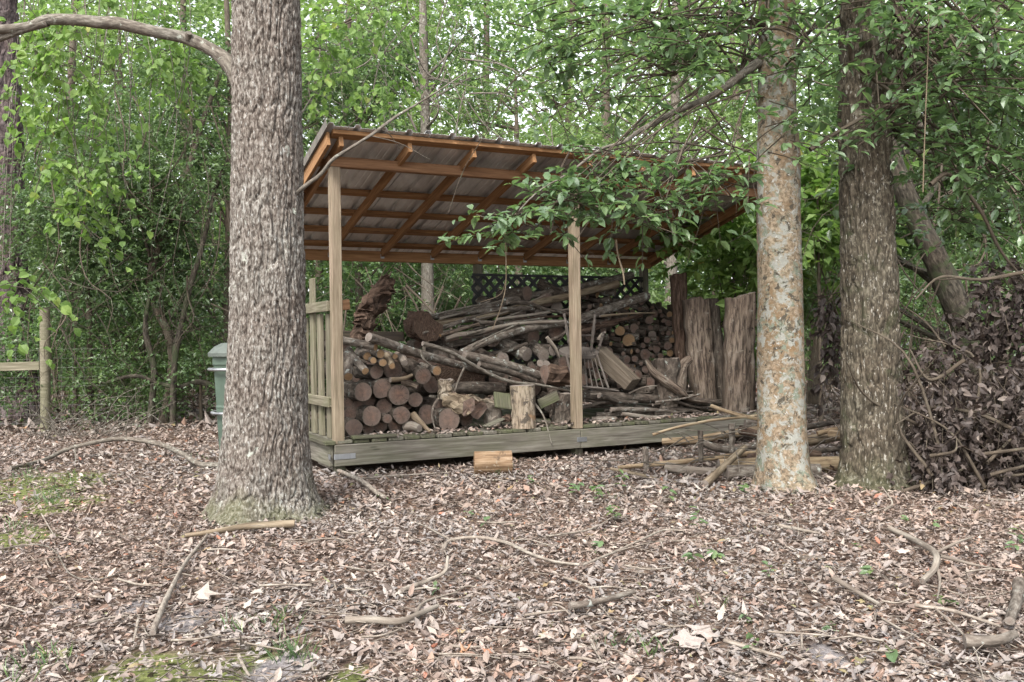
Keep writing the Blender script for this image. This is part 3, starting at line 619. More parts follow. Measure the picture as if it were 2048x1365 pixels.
# ------------------------------------------------------------------ logs
def log(name, p0, p1, r, label, cat='log', group=None, mats=(None, None), sides=16, wob=.12, bend=.0, seg=5, r1=None, parent=None, flat=None):
    mb = MB(); p0 = np.array(p0, float); p1 = np.array(p1, float); sd_ = random.randint(0, 9)
    mid = (p0 + p1) / 2 + np.array([random.uniform(-1, 1), random.uniform(-1, 1), random.uniform(-.3, 1)]) * bend
    tube(mb, smooth_line([p0, mid, p1], seg), [r, ((r1 or r) + r) / 2, r1 or r], sides, cap=1, wob=wob, seed=sd_, flat=flat)
    return obj(name, mb, [mats[0] or B_LOG, mats[1] or E_GREY], parent, label, cat, group)
GST = 'firewood logs stacked with their cut ends forward by the corner post'
def end_log(cx, cy, rpx, label, v0=.3, L=.42, mats=(B_LOGD, E_RED), yaw=None, pitch=0., group=GST, crop=(600, 520, 3.1025)):
    px, py = crop[0] + cx / crop[2], crop[1] + cy / crop[2]; p = S(px, py, v0); r = rpx / crop[2] * p[1] / F
    y = random.uniform(-.12, .12) if yaw is None else yaw; d = nrm(VD + UD * y + ZD * pitch)
    p[2] = max(p[2], DECK + r * 1.02 + .0)
    return log('firewood_log', p, p + d * L, r, label, 'log', group, mats, seg=4)
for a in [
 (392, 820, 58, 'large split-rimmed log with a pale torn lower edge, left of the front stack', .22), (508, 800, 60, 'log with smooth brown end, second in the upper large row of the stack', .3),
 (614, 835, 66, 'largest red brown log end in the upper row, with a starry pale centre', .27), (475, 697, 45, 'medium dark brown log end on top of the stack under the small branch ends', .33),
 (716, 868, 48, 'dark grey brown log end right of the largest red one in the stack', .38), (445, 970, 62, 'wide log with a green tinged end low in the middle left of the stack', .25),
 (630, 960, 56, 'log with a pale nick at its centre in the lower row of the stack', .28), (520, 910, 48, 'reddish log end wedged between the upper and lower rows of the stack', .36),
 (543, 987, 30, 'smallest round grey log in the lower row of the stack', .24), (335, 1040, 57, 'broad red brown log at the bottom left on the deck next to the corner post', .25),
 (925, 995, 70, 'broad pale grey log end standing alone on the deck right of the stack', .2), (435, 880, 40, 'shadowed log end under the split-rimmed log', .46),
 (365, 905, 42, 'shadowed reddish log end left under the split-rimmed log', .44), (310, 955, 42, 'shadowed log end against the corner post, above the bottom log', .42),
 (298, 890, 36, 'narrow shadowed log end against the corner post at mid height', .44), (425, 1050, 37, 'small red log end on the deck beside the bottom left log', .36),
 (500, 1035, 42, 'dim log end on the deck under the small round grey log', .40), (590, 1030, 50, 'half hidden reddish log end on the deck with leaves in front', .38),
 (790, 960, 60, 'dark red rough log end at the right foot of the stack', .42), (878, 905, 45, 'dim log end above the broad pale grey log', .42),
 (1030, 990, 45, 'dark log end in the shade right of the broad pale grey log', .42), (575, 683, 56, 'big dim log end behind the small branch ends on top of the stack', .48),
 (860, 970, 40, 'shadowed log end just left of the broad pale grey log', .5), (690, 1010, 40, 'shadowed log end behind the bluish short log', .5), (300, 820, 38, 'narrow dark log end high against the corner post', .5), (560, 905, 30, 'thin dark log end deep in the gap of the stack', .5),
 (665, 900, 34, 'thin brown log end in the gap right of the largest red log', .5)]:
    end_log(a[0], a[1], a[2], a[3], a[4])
for a in [(470, 540, 27, 'branch log with a pale knotty end at the very top of the stack', .18, (-.9, .25)), (500, 585, 27, 'thin pale-ended log second from the top of the stack', .25, None), (515, 640, 24, 'thin log with a bright orange cut end on the stack', .22, None),
          (418, 600, 26, 'thin red brown log end left in the cluster of branch ends', .3, None), (455, 625, 21, 'gnarled small brown log end in the cluster of branch ends', .22, None), (590, 600, 18, 'thinnest branch log end in the cluster', .28, None), (850, 690, 30, 'pale short branch stub lying right of the cluster', .4, None)]:
    yw = a[5][0] if a[5] else None
    end_log(a[0], a[1], a[2], a[3], a[4], .4, (B_LOG, E_PALE), yaw=yw, pitch=a[5][1] if a[5] else .1)
def cp(cx, cy, v, n=1):       # crop -> shed plane
    o = {1: (600, 520), 2: (900, 520), 3: (1180, 520)}[n]; return S(o[0] + cx / 3.1025, o[1] + cy / 3.1025, v)
def wpx(w, p): return w / 3.1025 * p[1] / F / 2
def pole(a, b, w, v0, v1, label, n=1, cat='branch', mats=(B_LOG, E_GREY), group=None, bend=.02, r1=None, name='pole', mid=None, wob=.15, sides=10):
    p0 = cp(*a, v0, n); p1 = cp(*b, v1, n if len(b) == 2 else n); r = wpx(w, p0)
    mb = MB(); pts = [p0] + [cp(m[0], m[1], v0 + (v1 - v0) * (k + 1) / (len(mid) + 1), n) for k, m in enumerate(mid or [])] + [p1]
    if not mid: pts.insert(1, (p0 + p1) / 2 + np.array([random.uniform(-1, 1), 0, random.uniform(-1, 1)]) * bend)
    tube(mb, smooth_line(pts, 10), [r, (r + (r1 or r * .7)) / 2, r1 or r * .7], sides, cap=1, wob=wob, seed=random.randint(0, 9))
    return obj(name, mb, list(mats), None, label, cat, group)
pole((300, 560), (405, 692), 50, .5, .1, 'short white-barked branch log leaning down over the left end of the stack', cat='log', name='firewood_log', mats=(B_LOG, E_PALE), r1=.034)
pole((290, 590), (300, 725), 62, .45, .16, 'short lichen-spotted log leaning beside the corner post over the stack', cat='log', name='firewood_log', mats=(B_LOG, E_PALE), r1=.042)
pole((535, 590), (570, 660), 46, .4, .14, 'short pale log pointing forward and down in the cluster of branch ends', cat='log', name='firewood_log', mats=(B_BARE, E_PALE), r1=.028)
pole((610, 590), (650, 640), 60, .4, .2, 'weathered stub with a splintered white end on the stack', cat='log', name='firewood_log', mats=(B_GREY, E_GREY), r1=.03)
pole((680, 655), (765, 722), 100, .62, .26, 'thick grey log jutting forward and right near the top of the stack', cat='log', name='firewood_log', mats=(B_LOGD, E_RED), r1=.078, wob=.05)
pole((560, 745), (695, 715), 34, .24, .3, 'flat brown split stick lying across the top of the large log ends', mats=(B_BARE, E_GREY), r1=.016, name='split_stick', cat='stick')
pole((640, 770), (730, 790), 56, .4, .3, 'curved brown log lying sideways above the dark log end', mats=(B_SLAB, E_RED), r1=.026, cat='log', name='firewood_log')
pole((665, 1035), (742, 1048), 72, .34, .16, 'short bluish grey log lying on the deck in front of the stack', cat='log', name='firewood_log', mats=(B_GREY, E_GREY), r1=.033)
pole((700, 960), (808, 1068), 50, .34, .12, 'barkless crooked stick end pointing down to the deck edge', cat='stick', name='broken_stick', mats=(B_BARE, E_PALE), r1=.012)
pole((745, 560), (825, 665), 20, .12, .1, 'short black and white twig hooked over the leaning pole', cat='twig', name='twig', mats=(B_TWIG, E_GREY), r1=.005, mid=[(770, 620)])
pole((855, 865), (845, 1065), 22, .16, .1, 'thin white peeling twig standing between the stack and the broad grey log end', cat='twig', name='twig', mats=(B_LOG, E_GREY), r1=.006, mid=[(825, 920), (820, 980)])
pole((1022, 665), (960, 815), 14, .1, .12, 'slim brown twig leaning under the poles above the split white log', cat='twig', name='twig', mats=(B_TWIG, E_GREY))
# leaning poles from the stack to the lower right
pole((425, 480), (1655, 800), 62, .12, .95, 'thick grey pole with a sawn end slanting down from the stack top', mats=(B_LOG, E_GREY), mid=[(760, 590), (1100, 680)], r1=.035, cat='pole', wob=.08)
pole((760, 520), (1680, 815), 32, .06, .35, 'slender tan branch running in front from the stack down to the chair', mats=(B_TWIG, E_GREY), mid=[(930, 570), (1120, 680), (1290, 755), (1480, 775)], r1=.012, cat='pole')
pole((1020, 590), (1490, 720), 58, .5, .62, 'straight grey speckled pole lying behind the slender tan branch', mats=(B_LOG, E_GREY), r1=.045, cat='pole', wob=.06)
pole((1110, 650), (1460, 755), 42, .4, .5, 'second straight grey pole, just under the speckled one', mats=(B_LOGD, E_GREY), r1=.03, cat='pole', wob=.06)
pole((930, 800), (1260, 800), 84, .55, .6, 'thick greenish grey log lying level behind the split white log', mats=(B_LOGD, E_GREY), r1=.062, cat='log', name='long_log', wob=.05)
# upper poles (crop 2)
for a, b, w, v0, v1, lb, kw in [
 ((-260, 370), (1130, 95), 40, 1.5, 1.9, 'topmost long grey pole sloping up to the right against the lattice', dict(mid=[(100, 330), (420, 240), (760, 180)], r1=.045)),
 ((-120, 400), (1040, 150), 42, 1.25, 1.6, 'long pale tan split pole just under the topmost one', dict(mid=[(230, 350), (520, 270), (760, 220)], mats=(B_BARE, E_GREY), r1=.045)),
 ((355, 262), (765, 340), 32, 1.0, 1.0, 'short dark branch crossing downward over the pale tan pole', dict(mid=[(480, 270), (600, 310)], mats=(B_LOGD, E_GREY), r1=.02)),
 ((70, 582), (765, 392), 50, .62, .95, 'birch-like mottled grey branch rising from the brown tip to the middle post', dict(mid=[(240, 500), (430, 440), (600, 410)], r1=.04)),
 ((-90, 440), (700, 380), 30, .95, .95, 'wavy grey branch with a hump at its left, above the mottled one', dict(mid=[(60, 385), (130, 360), (220, 392), (420, 385)], r1=.018)),
 ((-30, 490), (720, 384), 38, .85, .8, 'twisted barkless driftwood branch lying over the poles', dict(mid=[(60, 465), (150, 458), (250, 430), (420, 395)], mats=(B_GREY, E_GREY), r1=.016)),
 ((-20, 530), (420, 420), 40, .95, .9, 'dark branch partly under the driftwood branch', dict(mats=(B_LOGD, E_GREY), r1=.03)),
 ((135, 535), (430, 395), 14, .55, .7, 'thin twig resting over the mottled branch', dict(mats=(B_TWIG, E_GREY))),
 ((-160, 360), (520, 300), 34, 1.3, 1.35, 'grey pole at the left under the topmost pole', dict(r1=.03)),
 ((-60, 470), (180, 400), 24, .8, .9, 'short brown sawn branch by the dark brown rotten slab', dict(mats=(B_SLAB, E_PALE), r1=.02)),
 ((300, 395), (760, 345), 22, 1.0, 1.05, 'straight reddish lath under the crossing dark branch', dict(mats=(B_RED, E_PALE))),
 ((780, 380), (1222, 225), 56, 1.0, 1.35, 'black speckled pale log rising right of the middle post', dict(r1=.055, mats=(B_LOG, E_GREY), wob=.05)),
 ((790, 425), (1190, 345), 34, 1.1, 1.2, 'reddish split rail right of the middle post under the speckled log', dict(mats=(B_RED, E_PALE), r1=.02)),
 ((790, 460), (1040, 395), 40, 1.0, 1.1, 'lower reddish split rail right of the middle post', dict(mats=(B_RED, E_PALE), r1=.02)),
 ((930, 350), (1270, 330), 16, .9, 1.2, 'thin pale stick lying level across the speckled log', dict(mats=(B_BARE, E_GREY))),
 ((780, 845), (2080, 900), 74, .42, .5, 'long thick blue grey log lying along the deck right of the middle post', dict(mid=[(1100, 855), (1400, 875), (1700, 888)], mats=(B_LOGD, E_GREY), r1=.03, cat='log')),
 ((1000, 930), (1400, 940), 34, .22, .3, 'slim greyish log under the long thick one', dict(mats=(B_LOG, E_GREY), r1=.022)),
 ((200, 590), (480, 520), 36, .8, .8, 'dark branch under the mottled branch in the middle of the shed', dict(mats=(B_LOGD, E_GREY))),
 ((600, 480), (680, 600), 26, .5, .5, 'thin pale stick slanting down left of the chair legs', dict(mats=(B_GREY, E_GREY), r1=.012)),
 ((610, 505), (730, 440), 24, .6, .7, 'short dark stick by the upturned chair', dict(mats=(B_LOGD, E_GREY))),
 ((920, 500), (965, 450), 24, .7, .7, 'short grey stub pointing up beside the chair leg', dict(mats=(B_GREY, E_GREY), r1=.014)),
 ((500, 860), (630, 1140), 16, .1, -.06, 'thin peeled twig hanging over the deck edge right of the chopping block', dict(mats=(B_TWIG, E_GREY), r1=.006, mid=[(580, 970)]))]:
    pole(a, b, w, v0, v1, lb, 2, mats=kw.pop('mats', (B_LOG, E_GREY)), cat=kw.pop('cat', 'branch'), **kw)
# fine twig bundle behind / over the poles
for k in range(16):
    a = (random.uniform(-200, 300), random.uniform(360, 560)); b = (a[0] + random.uniform(300, 600), a[1] - random.uniform(40, 170)); v = random.uniform(.7, 1.2)
    pole(a, b, random.uniform(10, 22), v, v + .2, 'thin dry stick lying among the poles in the middle of the shed', 2, mats=(random.choice([B_TWIG, B_LOGD, B_GREY]), E_GREY), group='thin sticks among the poles', name='stick', cat='stick', bend=.05, sides=6)
for k in range(46):
    x0 = random.uniform(-60, 560); y0 = random.uniform(840, 985); l = random.uniform(90, 330); v = random.uniform(.22, .9)
    pole((x0, y0 - v * 60), (x0 + l, y0 - v * 60 + random.uniform(-50, 50)), random.uniform(10, 38), v, v + random.uniform(-.1, .15), 'dim stick in the tangle lying on the deck before the upright stump', 3, mats=(random.choice([B_LOGD, B_LOGD, B_LOG, B_GREY]), E_GREY), group='tangled sticks on the deck before the upright stump', name='stick', cat='stick', bend=.04, sides=7)
for k in range(26):
    x0 = random.uniform(-120, 520); y0 = random.uniform(680, 860); v = random.uniform(.75, 1.1); p = cp(x0, y0, v, 3); p[2] = max(p[2], DECK + .06)
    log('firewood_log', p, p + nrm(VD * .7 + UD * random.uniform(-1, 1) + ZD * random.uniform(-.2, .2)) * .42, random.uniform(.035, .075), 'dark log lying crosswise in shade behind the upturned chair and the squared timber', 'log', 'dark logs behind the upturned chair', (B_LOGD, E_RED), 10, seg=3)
# short logs lying in the middle, in shade
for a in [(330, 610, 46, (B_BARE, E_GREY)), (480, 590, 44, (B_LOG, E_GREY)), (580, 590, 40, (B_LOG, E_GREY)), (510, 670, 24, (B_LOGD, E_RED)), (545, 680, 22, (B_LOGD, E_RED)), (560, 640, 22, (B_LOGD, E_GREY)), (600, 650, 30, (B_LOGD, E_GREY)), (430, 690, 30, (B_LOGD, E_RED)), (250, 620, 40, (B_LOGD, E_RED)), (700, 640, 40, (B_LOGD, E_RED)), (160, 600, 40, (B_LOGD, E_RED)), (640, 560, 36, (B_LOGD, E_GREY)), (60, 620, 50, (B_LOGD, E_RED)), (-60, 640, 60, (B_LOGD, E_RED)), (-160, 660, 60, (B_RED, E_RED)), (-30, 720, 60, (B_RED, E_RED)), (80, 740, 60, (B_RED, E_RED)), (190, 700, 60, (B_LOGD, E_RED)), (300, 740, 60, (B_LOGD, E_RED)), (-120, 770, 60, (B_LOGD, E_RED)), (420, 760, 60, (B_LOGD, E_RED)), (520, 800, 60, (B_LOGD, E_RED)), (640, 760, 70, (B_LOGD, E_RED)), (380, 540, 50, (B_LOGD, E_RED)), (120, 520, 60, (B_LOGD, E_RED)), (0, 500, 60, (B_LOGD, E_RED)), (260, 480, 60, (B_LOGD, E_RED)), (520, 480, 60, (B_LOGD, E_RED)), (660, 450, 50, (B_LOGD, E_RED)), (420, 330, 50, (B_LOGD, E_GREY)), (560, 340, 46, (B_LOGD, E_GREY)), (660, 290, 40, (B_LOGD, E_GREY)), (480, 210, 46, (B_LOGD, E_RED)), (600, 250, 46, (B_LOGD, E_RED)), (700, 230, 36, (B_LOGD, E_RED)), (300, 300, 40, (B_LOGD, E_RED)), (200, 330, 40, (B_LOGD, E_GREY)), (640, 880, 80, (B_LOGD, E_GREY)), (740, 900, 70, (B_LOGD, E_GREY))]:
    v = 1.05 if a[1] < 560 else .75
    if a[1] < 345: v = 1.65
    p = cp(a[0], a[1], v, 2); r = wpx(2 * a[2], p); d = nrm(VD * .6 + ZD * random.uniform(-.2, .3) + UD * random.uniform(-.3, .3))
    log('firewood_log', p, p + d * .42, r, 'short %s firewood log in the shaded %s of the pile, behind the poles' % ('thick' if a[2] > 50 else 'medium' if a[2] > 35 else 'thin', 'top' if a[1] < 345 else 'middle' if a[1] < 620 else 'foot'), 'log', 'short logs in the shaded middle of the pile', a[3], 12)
# dim stack of small logs in the back right corner
occ = []
def back_top(x): return np.interp(x, [20, 130, 300, 420, 560], [190, 165, 230, 310, 330])
for t_ in range(2500):
    x = random.uniform(-20, 620); y = random.uniform(165, 840); r = random.choice([14, 18, 22, 26, 32, 38])
    if y < back_top(x) + r * .5: continue
    if any((x - a) ** 2 + (y - b) ** 2 < ((r + c) * .9) ** 2 for a, b, c in occ): continue
    occ.append((x, y, r))
for x, y, r in occ:
    v = 1.75 - (y - 170) / 700 * .75 + random.uniform(-.06, .06); p = cp(x, y, v, 3)
    if p[2] < DECK + .03: continue
    rr = wpx(2 * r, p); d = nrm(VD + UD * random.uniform(-1.1, .9) + ZD * random.uniform(-.3, .3)); bare = random.random()
    en = 0 if bare < .12 else 1 if bare < .2 else 2
    lb_ = '%s log, %s end, %s of the back %s stack' % ('thin' if r < 19 else 'thick' if r > 30 else 'medium', ('pale orange', 'greyish', 'dull red brown')[en], 'top rows' if y < 330 else 'middle rows' if y < 560 else 'bottom rows', 'right')
    if x > 330: lb_ = lb_.replace('stack', 'stack near slabs')
    log('firewood_log', p, p + d * .35, rr, lb_, 'log', 'small logs in the dim back right stack', (B_LOGD if bare < .7 else B_LOG, (E_PALE, E_GREY, E_RED)[en]), 10, wob=.15, seg=3)
# filler behind the left stack so it has depth
for k in range(40):
    u = random.uniform(.16, 1.5); v = random.uniform(.85, 1.9); top = .85; z = random.uniform(.08, top)
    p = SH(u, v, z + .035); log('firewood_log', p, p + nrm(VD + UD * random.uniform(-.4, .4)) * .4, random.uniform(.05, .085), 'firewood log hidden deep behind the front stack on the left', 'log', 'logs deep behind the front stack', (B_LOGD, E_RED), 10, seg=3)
# split pieces
def chunk(name, pts, h, label, mat, cat='split log', axis=None, rough=.012, m2=None):
    """prism: polygon pts (world) extruded by vector h"""
    mb = MB(); P = np.array(pts, float); n = len(P); segs = 6; vv = []
    for k in range(segs + 1):
        ring = P + np.array(h) * k / segs; vv.append(ring + rng.normal(size=ring.shape) * rough * (1 if 0 < k < segs else .6))
    vv = np.concatenate(vv); q = [[k * n + j, k * n + (j + 1) % n, (k + 1) * n + (j + 1) % n, (k + 1) * n + j] for k in range(segs) for j in range(n)]
    L = np.linalg.norm(h); uv = np.array([[j * .08, k * L / segs] for k in range(segs + 1) for j in range(n)])
    mb.add(vv, q, None, uv, 0, smooth=False)
    for e, s in ((0, 1), (segs, -1)):
        ring = vv[e * n:(e + 1) * n]; c = ring.mean(0); ang = np.linspace(0, 2 * np.pi, n + 1)[:-1]
        t = [[j, (j + 1) % n, n][::s] for j in range(n)]
        mb.add(np.vstack([ring, c]), None, t, np.vstack([np.stack([np.cos(ang), np.sin(ang)], -1) * .8, [[0, 0]]]), 1, smooth=False)
    return obj(name, mb, [mat, m2 or E_GREY], None, label, cat)
def disc(c, a, b, r, n=10, jag=.1, arc=(0, 2 * np.pi)):
    t = np.linspace(arc[0], arc[1], n + 1)[:-1]; return [c + a * r * math.cos(x) * (1 + random.uniform(-jag, jag)) + b * r * math.sin(x) * (1 + random.uniform(-jag, jag)) for x in t]
# tilted upright block and white / orange split pieces
p = cp(900, 862, .3, 1); chunk('split_log', disc(p, UD, VD, .078, 10), (nrm(ZD + UD * .12 + VD * .1)) * .185, 'short pale weathered block tilted on its end above the broad grey log end', B_PALE, m2=E_GREY)
p = cp(1045, 915, .14, 1); chunk('split_log', disc(p, nrm(UD + ZD * .4), ZD, .075, 12), nrm(-UD * .9 + VD * .55 + ZD * .45) * .2, 'split log with a white weathered side and reddish end lying right of the stack', B_BARE, m2=E_RED)
p = cp(1110, 935, .25, 1); chunk('split_log', disc(p, nrm(UD + ZD * .4), ZD, .085, 8, .25), nrm(-UD * .5 + VD * .8 + ZD * .35) * .25, 'freshly split orange brown wedge right of the white split log', B_RED, m2=E_RED)
p = cp(1040, 850, .2, 1); chunk('split_log', disc(p, ZD, VD, .02, 5, .2), nrm(UD * 1 - ZD * .25) * .3, 'bright orange splinter lying on top of the white split log', B_PALE, m2=E_PALE)
p = cp(1200, 1000, .32, 1); p[2] = DECK; chunk('stump', disc(p, UD, VD, .085, 10, .2), ZD * .25, 'upright ribbed grey stump left of the chopping block', B_GREY, m2=E_GREY)
p = cp(690, 990, .3, 2); p[2] = DECK; chunk('stump', disc(p, UD, VD, .13, 10, .2), ZD * .3 + UD * .02, 'wide dark mossy stump behind the leaning green board', B_LOGD, m2=E_GREY)
p = cp(480, 860, .45, 3); p[2] = DECK; chunk('stump', disc(p, UD, VD, .14, 9, .2), ZD * .62, 'tall rough upright stump in front of the slabs at the back right', B_LOGD, m2=E_GREY)
thing_board('loose_board', cp(330, 830, .22, 2), cp(340, 925, .12, 2), .2, .03, W_MOSS, UD, 'green weathered board end leaning left of the chopping block')
thing_board('loose_board', cp(550, 900, .2, 2), cp(670, 840, .18, 2), .1, .025, W_MOSS, ZD, 'green weathered board tilted right of the chopping block')
thing_board('loose_board', cp(220, 1035, .1, 2), cp(325, 985, .16, 2), .09, .02, W_OLD, VD, 'small grey splintered board lying on the deck left of the chopping block')
p = cp(640, 700, .35, 2); chunk('split_log', disc(p - UD * .1 , ZD, VD, .1, 8, .3), nrm(UD - ZD * .1) * .32, 'jagged red brown rotten chunk under the upturned chair', B_RED, m2=E_RED)
p = cp(1260, 985, .14, 1); chunk('split_log', disc(p, ZD, VD, .035, 6, .3), nrm(UD) * .22, 'reddish bark chunk lying on the deck left of the chopping block', B_RED, m2=E_RED)
# chopping block
p = S(1047, 862, .1); p[2] = DECK + .0; mb = MB()
tube(mb, smooth_line([p, p + [.002, 0, .2], p + [-.004, 0, .405]], 12), [.124, .118, .122, .126], 22, cap=1, wob=.05, seed=3)
obj('chopping_block', mb, [B_PALE, E_GREY], None, 'peeling pale upright log standing on the deck edge like a chopping block', 'log')
# log on the ground
g0 = gd(962, 952); mb = MB(); r_ = .102; a = g0 + [-.06, .12, r_ - .01]; tube(mb, smooth_line([a, a + [.32, .03, 0]], 6), r_, 20, cap=1, wob=.03, seed=1)
obj('ground_log', mb, [B_GOLD, E_PALE], None, 'short golden barkless log lying on the leaves in front of the deck', 'log')
# gnarly leaning slab and dark slab, top left of the pile
mb = MB(); pts = smooth_line([cp(375, 520, .55), cp(400, 390, .6), cp(465, 265, .65), cp(545, 125, .7)], 44); n = len(pts)
T = nrm(np.gradient(pts, axis=0)); sd_ = nrm(np.cross(T, VD)); th = np.linspace(0, 2 * np.pi, 17)[:-1]
wv = np.interp(np.linspace(0, 1, n), [0, .5, .8, 1], [.105, .105, .1, .06])
V = pts[:, None] + sd_[:, None] * (np.cos(th)[None, :, None] * wv[:, None, None]) + VD * (np.sin(th)[None, :, None] * .05)
V = V + (vn(V[..., 0] * 14, V[..., 1] * 14, V[..., 2] * 14) - .5)[..., None] * .09 - (vn(V[..., 0] * 12, V[..., 1] * 12, V[..., 2] * 38) - .5)[..., None] * .13 * VD + (vn(V[..., 0] * 40, V[..., 1] * 40, V[..., 2] * 40) - .5)[..., None] * .05 * sd_[:, None]
i = (np.arange(n - 1)[:, None] * 16 + np.arange(16)[None]).ravel(); j = (np.arange(n - 1)[:, None] * 16 + (np.arange(16)[None] + 1) % 16).ravel()
mb.add(V, np.stack([i, j, j + 16, i + 16], -1), None, np.stack(np.broadcast_arrays(th[None] * .08, np.linspace(0, .6, n)[:, None]), -1).reshape(-1, 2), smooth=False)
mb.add(np.vstack([V[-1], V[-1].mean(0)]), None, [[k, (k + 1) % 16, 16] for k in range(16)]); mb.add(np.vstack([V[0], V[0].mean(0)]), None, [[(k + 1) % 16, k, 16] for k in range(16)])
obj('bark_slab', mb, B_RED, None, 'gnarled reddish rotten slab leaning up out of the left end of the pile', 'slab')
P = [cp(x, y, .85) for x, y in [(705, 385), (735, 370), (745, 330), (800, 328), (825, 365), (890, 405), (885, 460), (840, 500), (790, 505), (750, 490), (705, 450)]]
chunk('bark_slab', P, VD * .3 + ZD * .02, 'dark brown notched stump end standing above the poles left of the lattice', B_RED, 'slab', m2=B_RED)
P = [cp(x, y, .7) for x, y in [(850, 650), (960, 650), (1150, 720), (1150, 770), (860, 745)]]
chunk('bark_slab', P, VD * .3, 'dark reddish slab in shade under the leaning poles', B_RED, 'slab', m2=B_RED)
thing_board('back_board', SH(.2, 1.2, .95), SH(1.1, 1.25, .93), .1, .04, W_DARKF, ZD, 'dark board lying behind the gnarled slab')
# squared split timber by the chair
a0_ = cp(910, 570, .75, 2); a1_ = cp(1135, 775, .38, 2); t_ = nrm(a1_ - a0_)
thing_board('split_timber', a0_, a1_, .2, .15, W_TIMB, nrm(np.cross(t_, ZD)), 'thick squared split timber lying on a slant right of the upturned chair', 'timber', .012)
# standing slabs on the right
def slab(x0t, x1t, yt, x0b, x1b, yb, vt, vb, th_, label, mat):
    A, B2 = cp(x0t, yt, vt, 3), cp(x1t, yt, vt, 3); C2, D2 = cp(x0b, yb, vb, 3), cp(x1b, yb, vb, 3)
    mb = MB(); nx, nz = 12, 30; s = np.linspace(0, 1, nx)[None, :, None]; t = np.linspace(0, 1, nz)[:, None, None]
    f = (A * (1 - s) + B2 * s) * (1 - t) + (C2 * (1 - s) + D2 * s) * t
    bul = np.sin(np.pi * np.clip(s, 0, 1)) * .035; back = f + VD * th_; front = f - VD * bul
    h = (vn(front[..., 0] * 26, front[..., 1] * 26, front[..., 2] * 1.5) - .5) * .022 + (vn(front[..., 0] * 9, front[..., 1] * 9, front[..., 2] * 2) - .5) * .025; front = front - VD * h[..., None]
    edge = (vn(front[..., 2] * 7, s[..., 0] * 0 + 3, t[..., 0] * 0) - .5) * .03; 
    for arr in (front, back): arr[:, 0] += UD * edge[:, :1].reshape(-1, 1) ; arr[:, -1] += UD * edge[:, -1:].reshape(-1, 1)
    jg = np.cumsum(rng.normal(size=nx)) * .010; front[0, :, 2] += jg; back[0, :, 2] += jg
    ring = np.concatenate([front, back[:, ::-1]], 1); m = ring.shape[1]
    i = (np.arange(nz - 1)[:, None] * m + np.arange(m)[None]).ravel(); j = (np.arange(nz - 1)[:, None] * m + (np.arange(m)[None] + 1) % m).ravel()
    uv = np.stack(np.broadcast_arrays(np.linspace(0, .5, m)[None], np.linspace(0, 1, nz)[:, None]), -1).reshape(-1, 2)
    mb.add(ring, np.stack([i, j, j + m, i + m], -1), None, uv)
    for k in (0, nz - 1):
        e = np.arange(nx - 1); q = np.stack([e, e + 1, m - 2 - e, m - 1 - e], -1); mb.add(ring[k], q if k == 0 else q[:, ::-1], None, uv[:m], smooth=False)
    return obj('wood_slab', mb, mat, None, label, 'slab')
slab(508, 600, 88, 545, 608, 640, 1.0, .9, .05, 'tallest narrow red brown slab standing behind the other slabs', B_RED)
slab(605, 748, 252, 655, 795, 935, .75, .5, .1, 'broad tan split slab leaning left of the gap', B_SLAB)
slab(742, 800, 242, 780, 868, 950, .85, .62, .06, 'narrow dark grey slab leaning between the two broad ones', B_LOGD)
slab(873, 1027, 232, 848, 1022, 965, .35, .2, .1, 'broad brown slab with a dark crack, standing right beside the lichen tree', B_SLAB)
# forked driftwood
mb = MB()
tube(mb, smooth_line([cp(725, 885, .3, 3), cp(620, 870, .32, 3), cp(560, 830, .35, 3), cp(470, 760, .4, 3), (cp(400, 700, .45, 3)), cp(350, 620, .5, 3)], 20), [.03, .07, .12, .125, .10, .05], 14, wob=.45, seed=2, flat=.45)
tube(mb, smooth_line([cp(540, 830, .35, 3), cp(550, 740, .36, 3), cp(575, 660, .38, 3), cp(620, 615, .4, 3)], 14), [.11, .09, .07, .05], 12, wob=.4, seed=5, cap=0, flat=.5)
obj('forked_root', mb, B_SLAB, None, 'brown forked root lying like antlers before the tan slab', 'root')
# small stuff on deck right
for a in [((130, 935), (485, 935), 30, .3, .35, 'grey stick lying along the deck right of the middle post'), ((480, 930), (700, 950), 30, .3, .3, 'dark gnarled stick end by the slabs'), ((420, 980), (640, 930), 22, .25, .3, 'forked dark stick near the deck edge before the slabs'), ((560, 960), (770, 975), 16, .2, .2, 'thin straight stick lying before the slabs'), ((100, 985), (300, 975), 40, .3, .5, 'dim grey log beside the small yellow log end')]:
    pole(a[0], a[1], a[2], a[3], a[4], a[5], 3, mats=(B_LOGD, E_GREY), cat='stick', name='stick')
p = cp(165, 992, .14, 3); log('firewood_log', p, p + nrm(VD * .6 - UD * .8) * .25, wpx(40, p), 'small log with a bright yellow end right of the middle post on the deck', 'log', None, (B_LOG, E_PALE))
# leaves blown onto the deck
mb = MB(); n = 900; P = np.array([SH(random.uniform(.1, 4.8), abs(random.gauss(0, .2)) + .02, .037 + random.random() * .02) for _ in range(n)])
a = rng.random(n) * 6.28; leaves(mb, P, np.stack([np.cos(a), np.sin(a), rng.normal(size=n) * .2], -1), nrm(np.stack([rng.normal(size=n) * .35, rng.normal(size=n) * .35, np.ones(n)], -1)), .05, .028, rng.random(n), kind=4, curl=rng.normal(size=n) * .25)
obj('deck_leaves', mb, LIT, None, 'dead leaves blown onto the deck between the logs', 'leaf litter', kind='stuff')
o_, _, _ = None, None, None
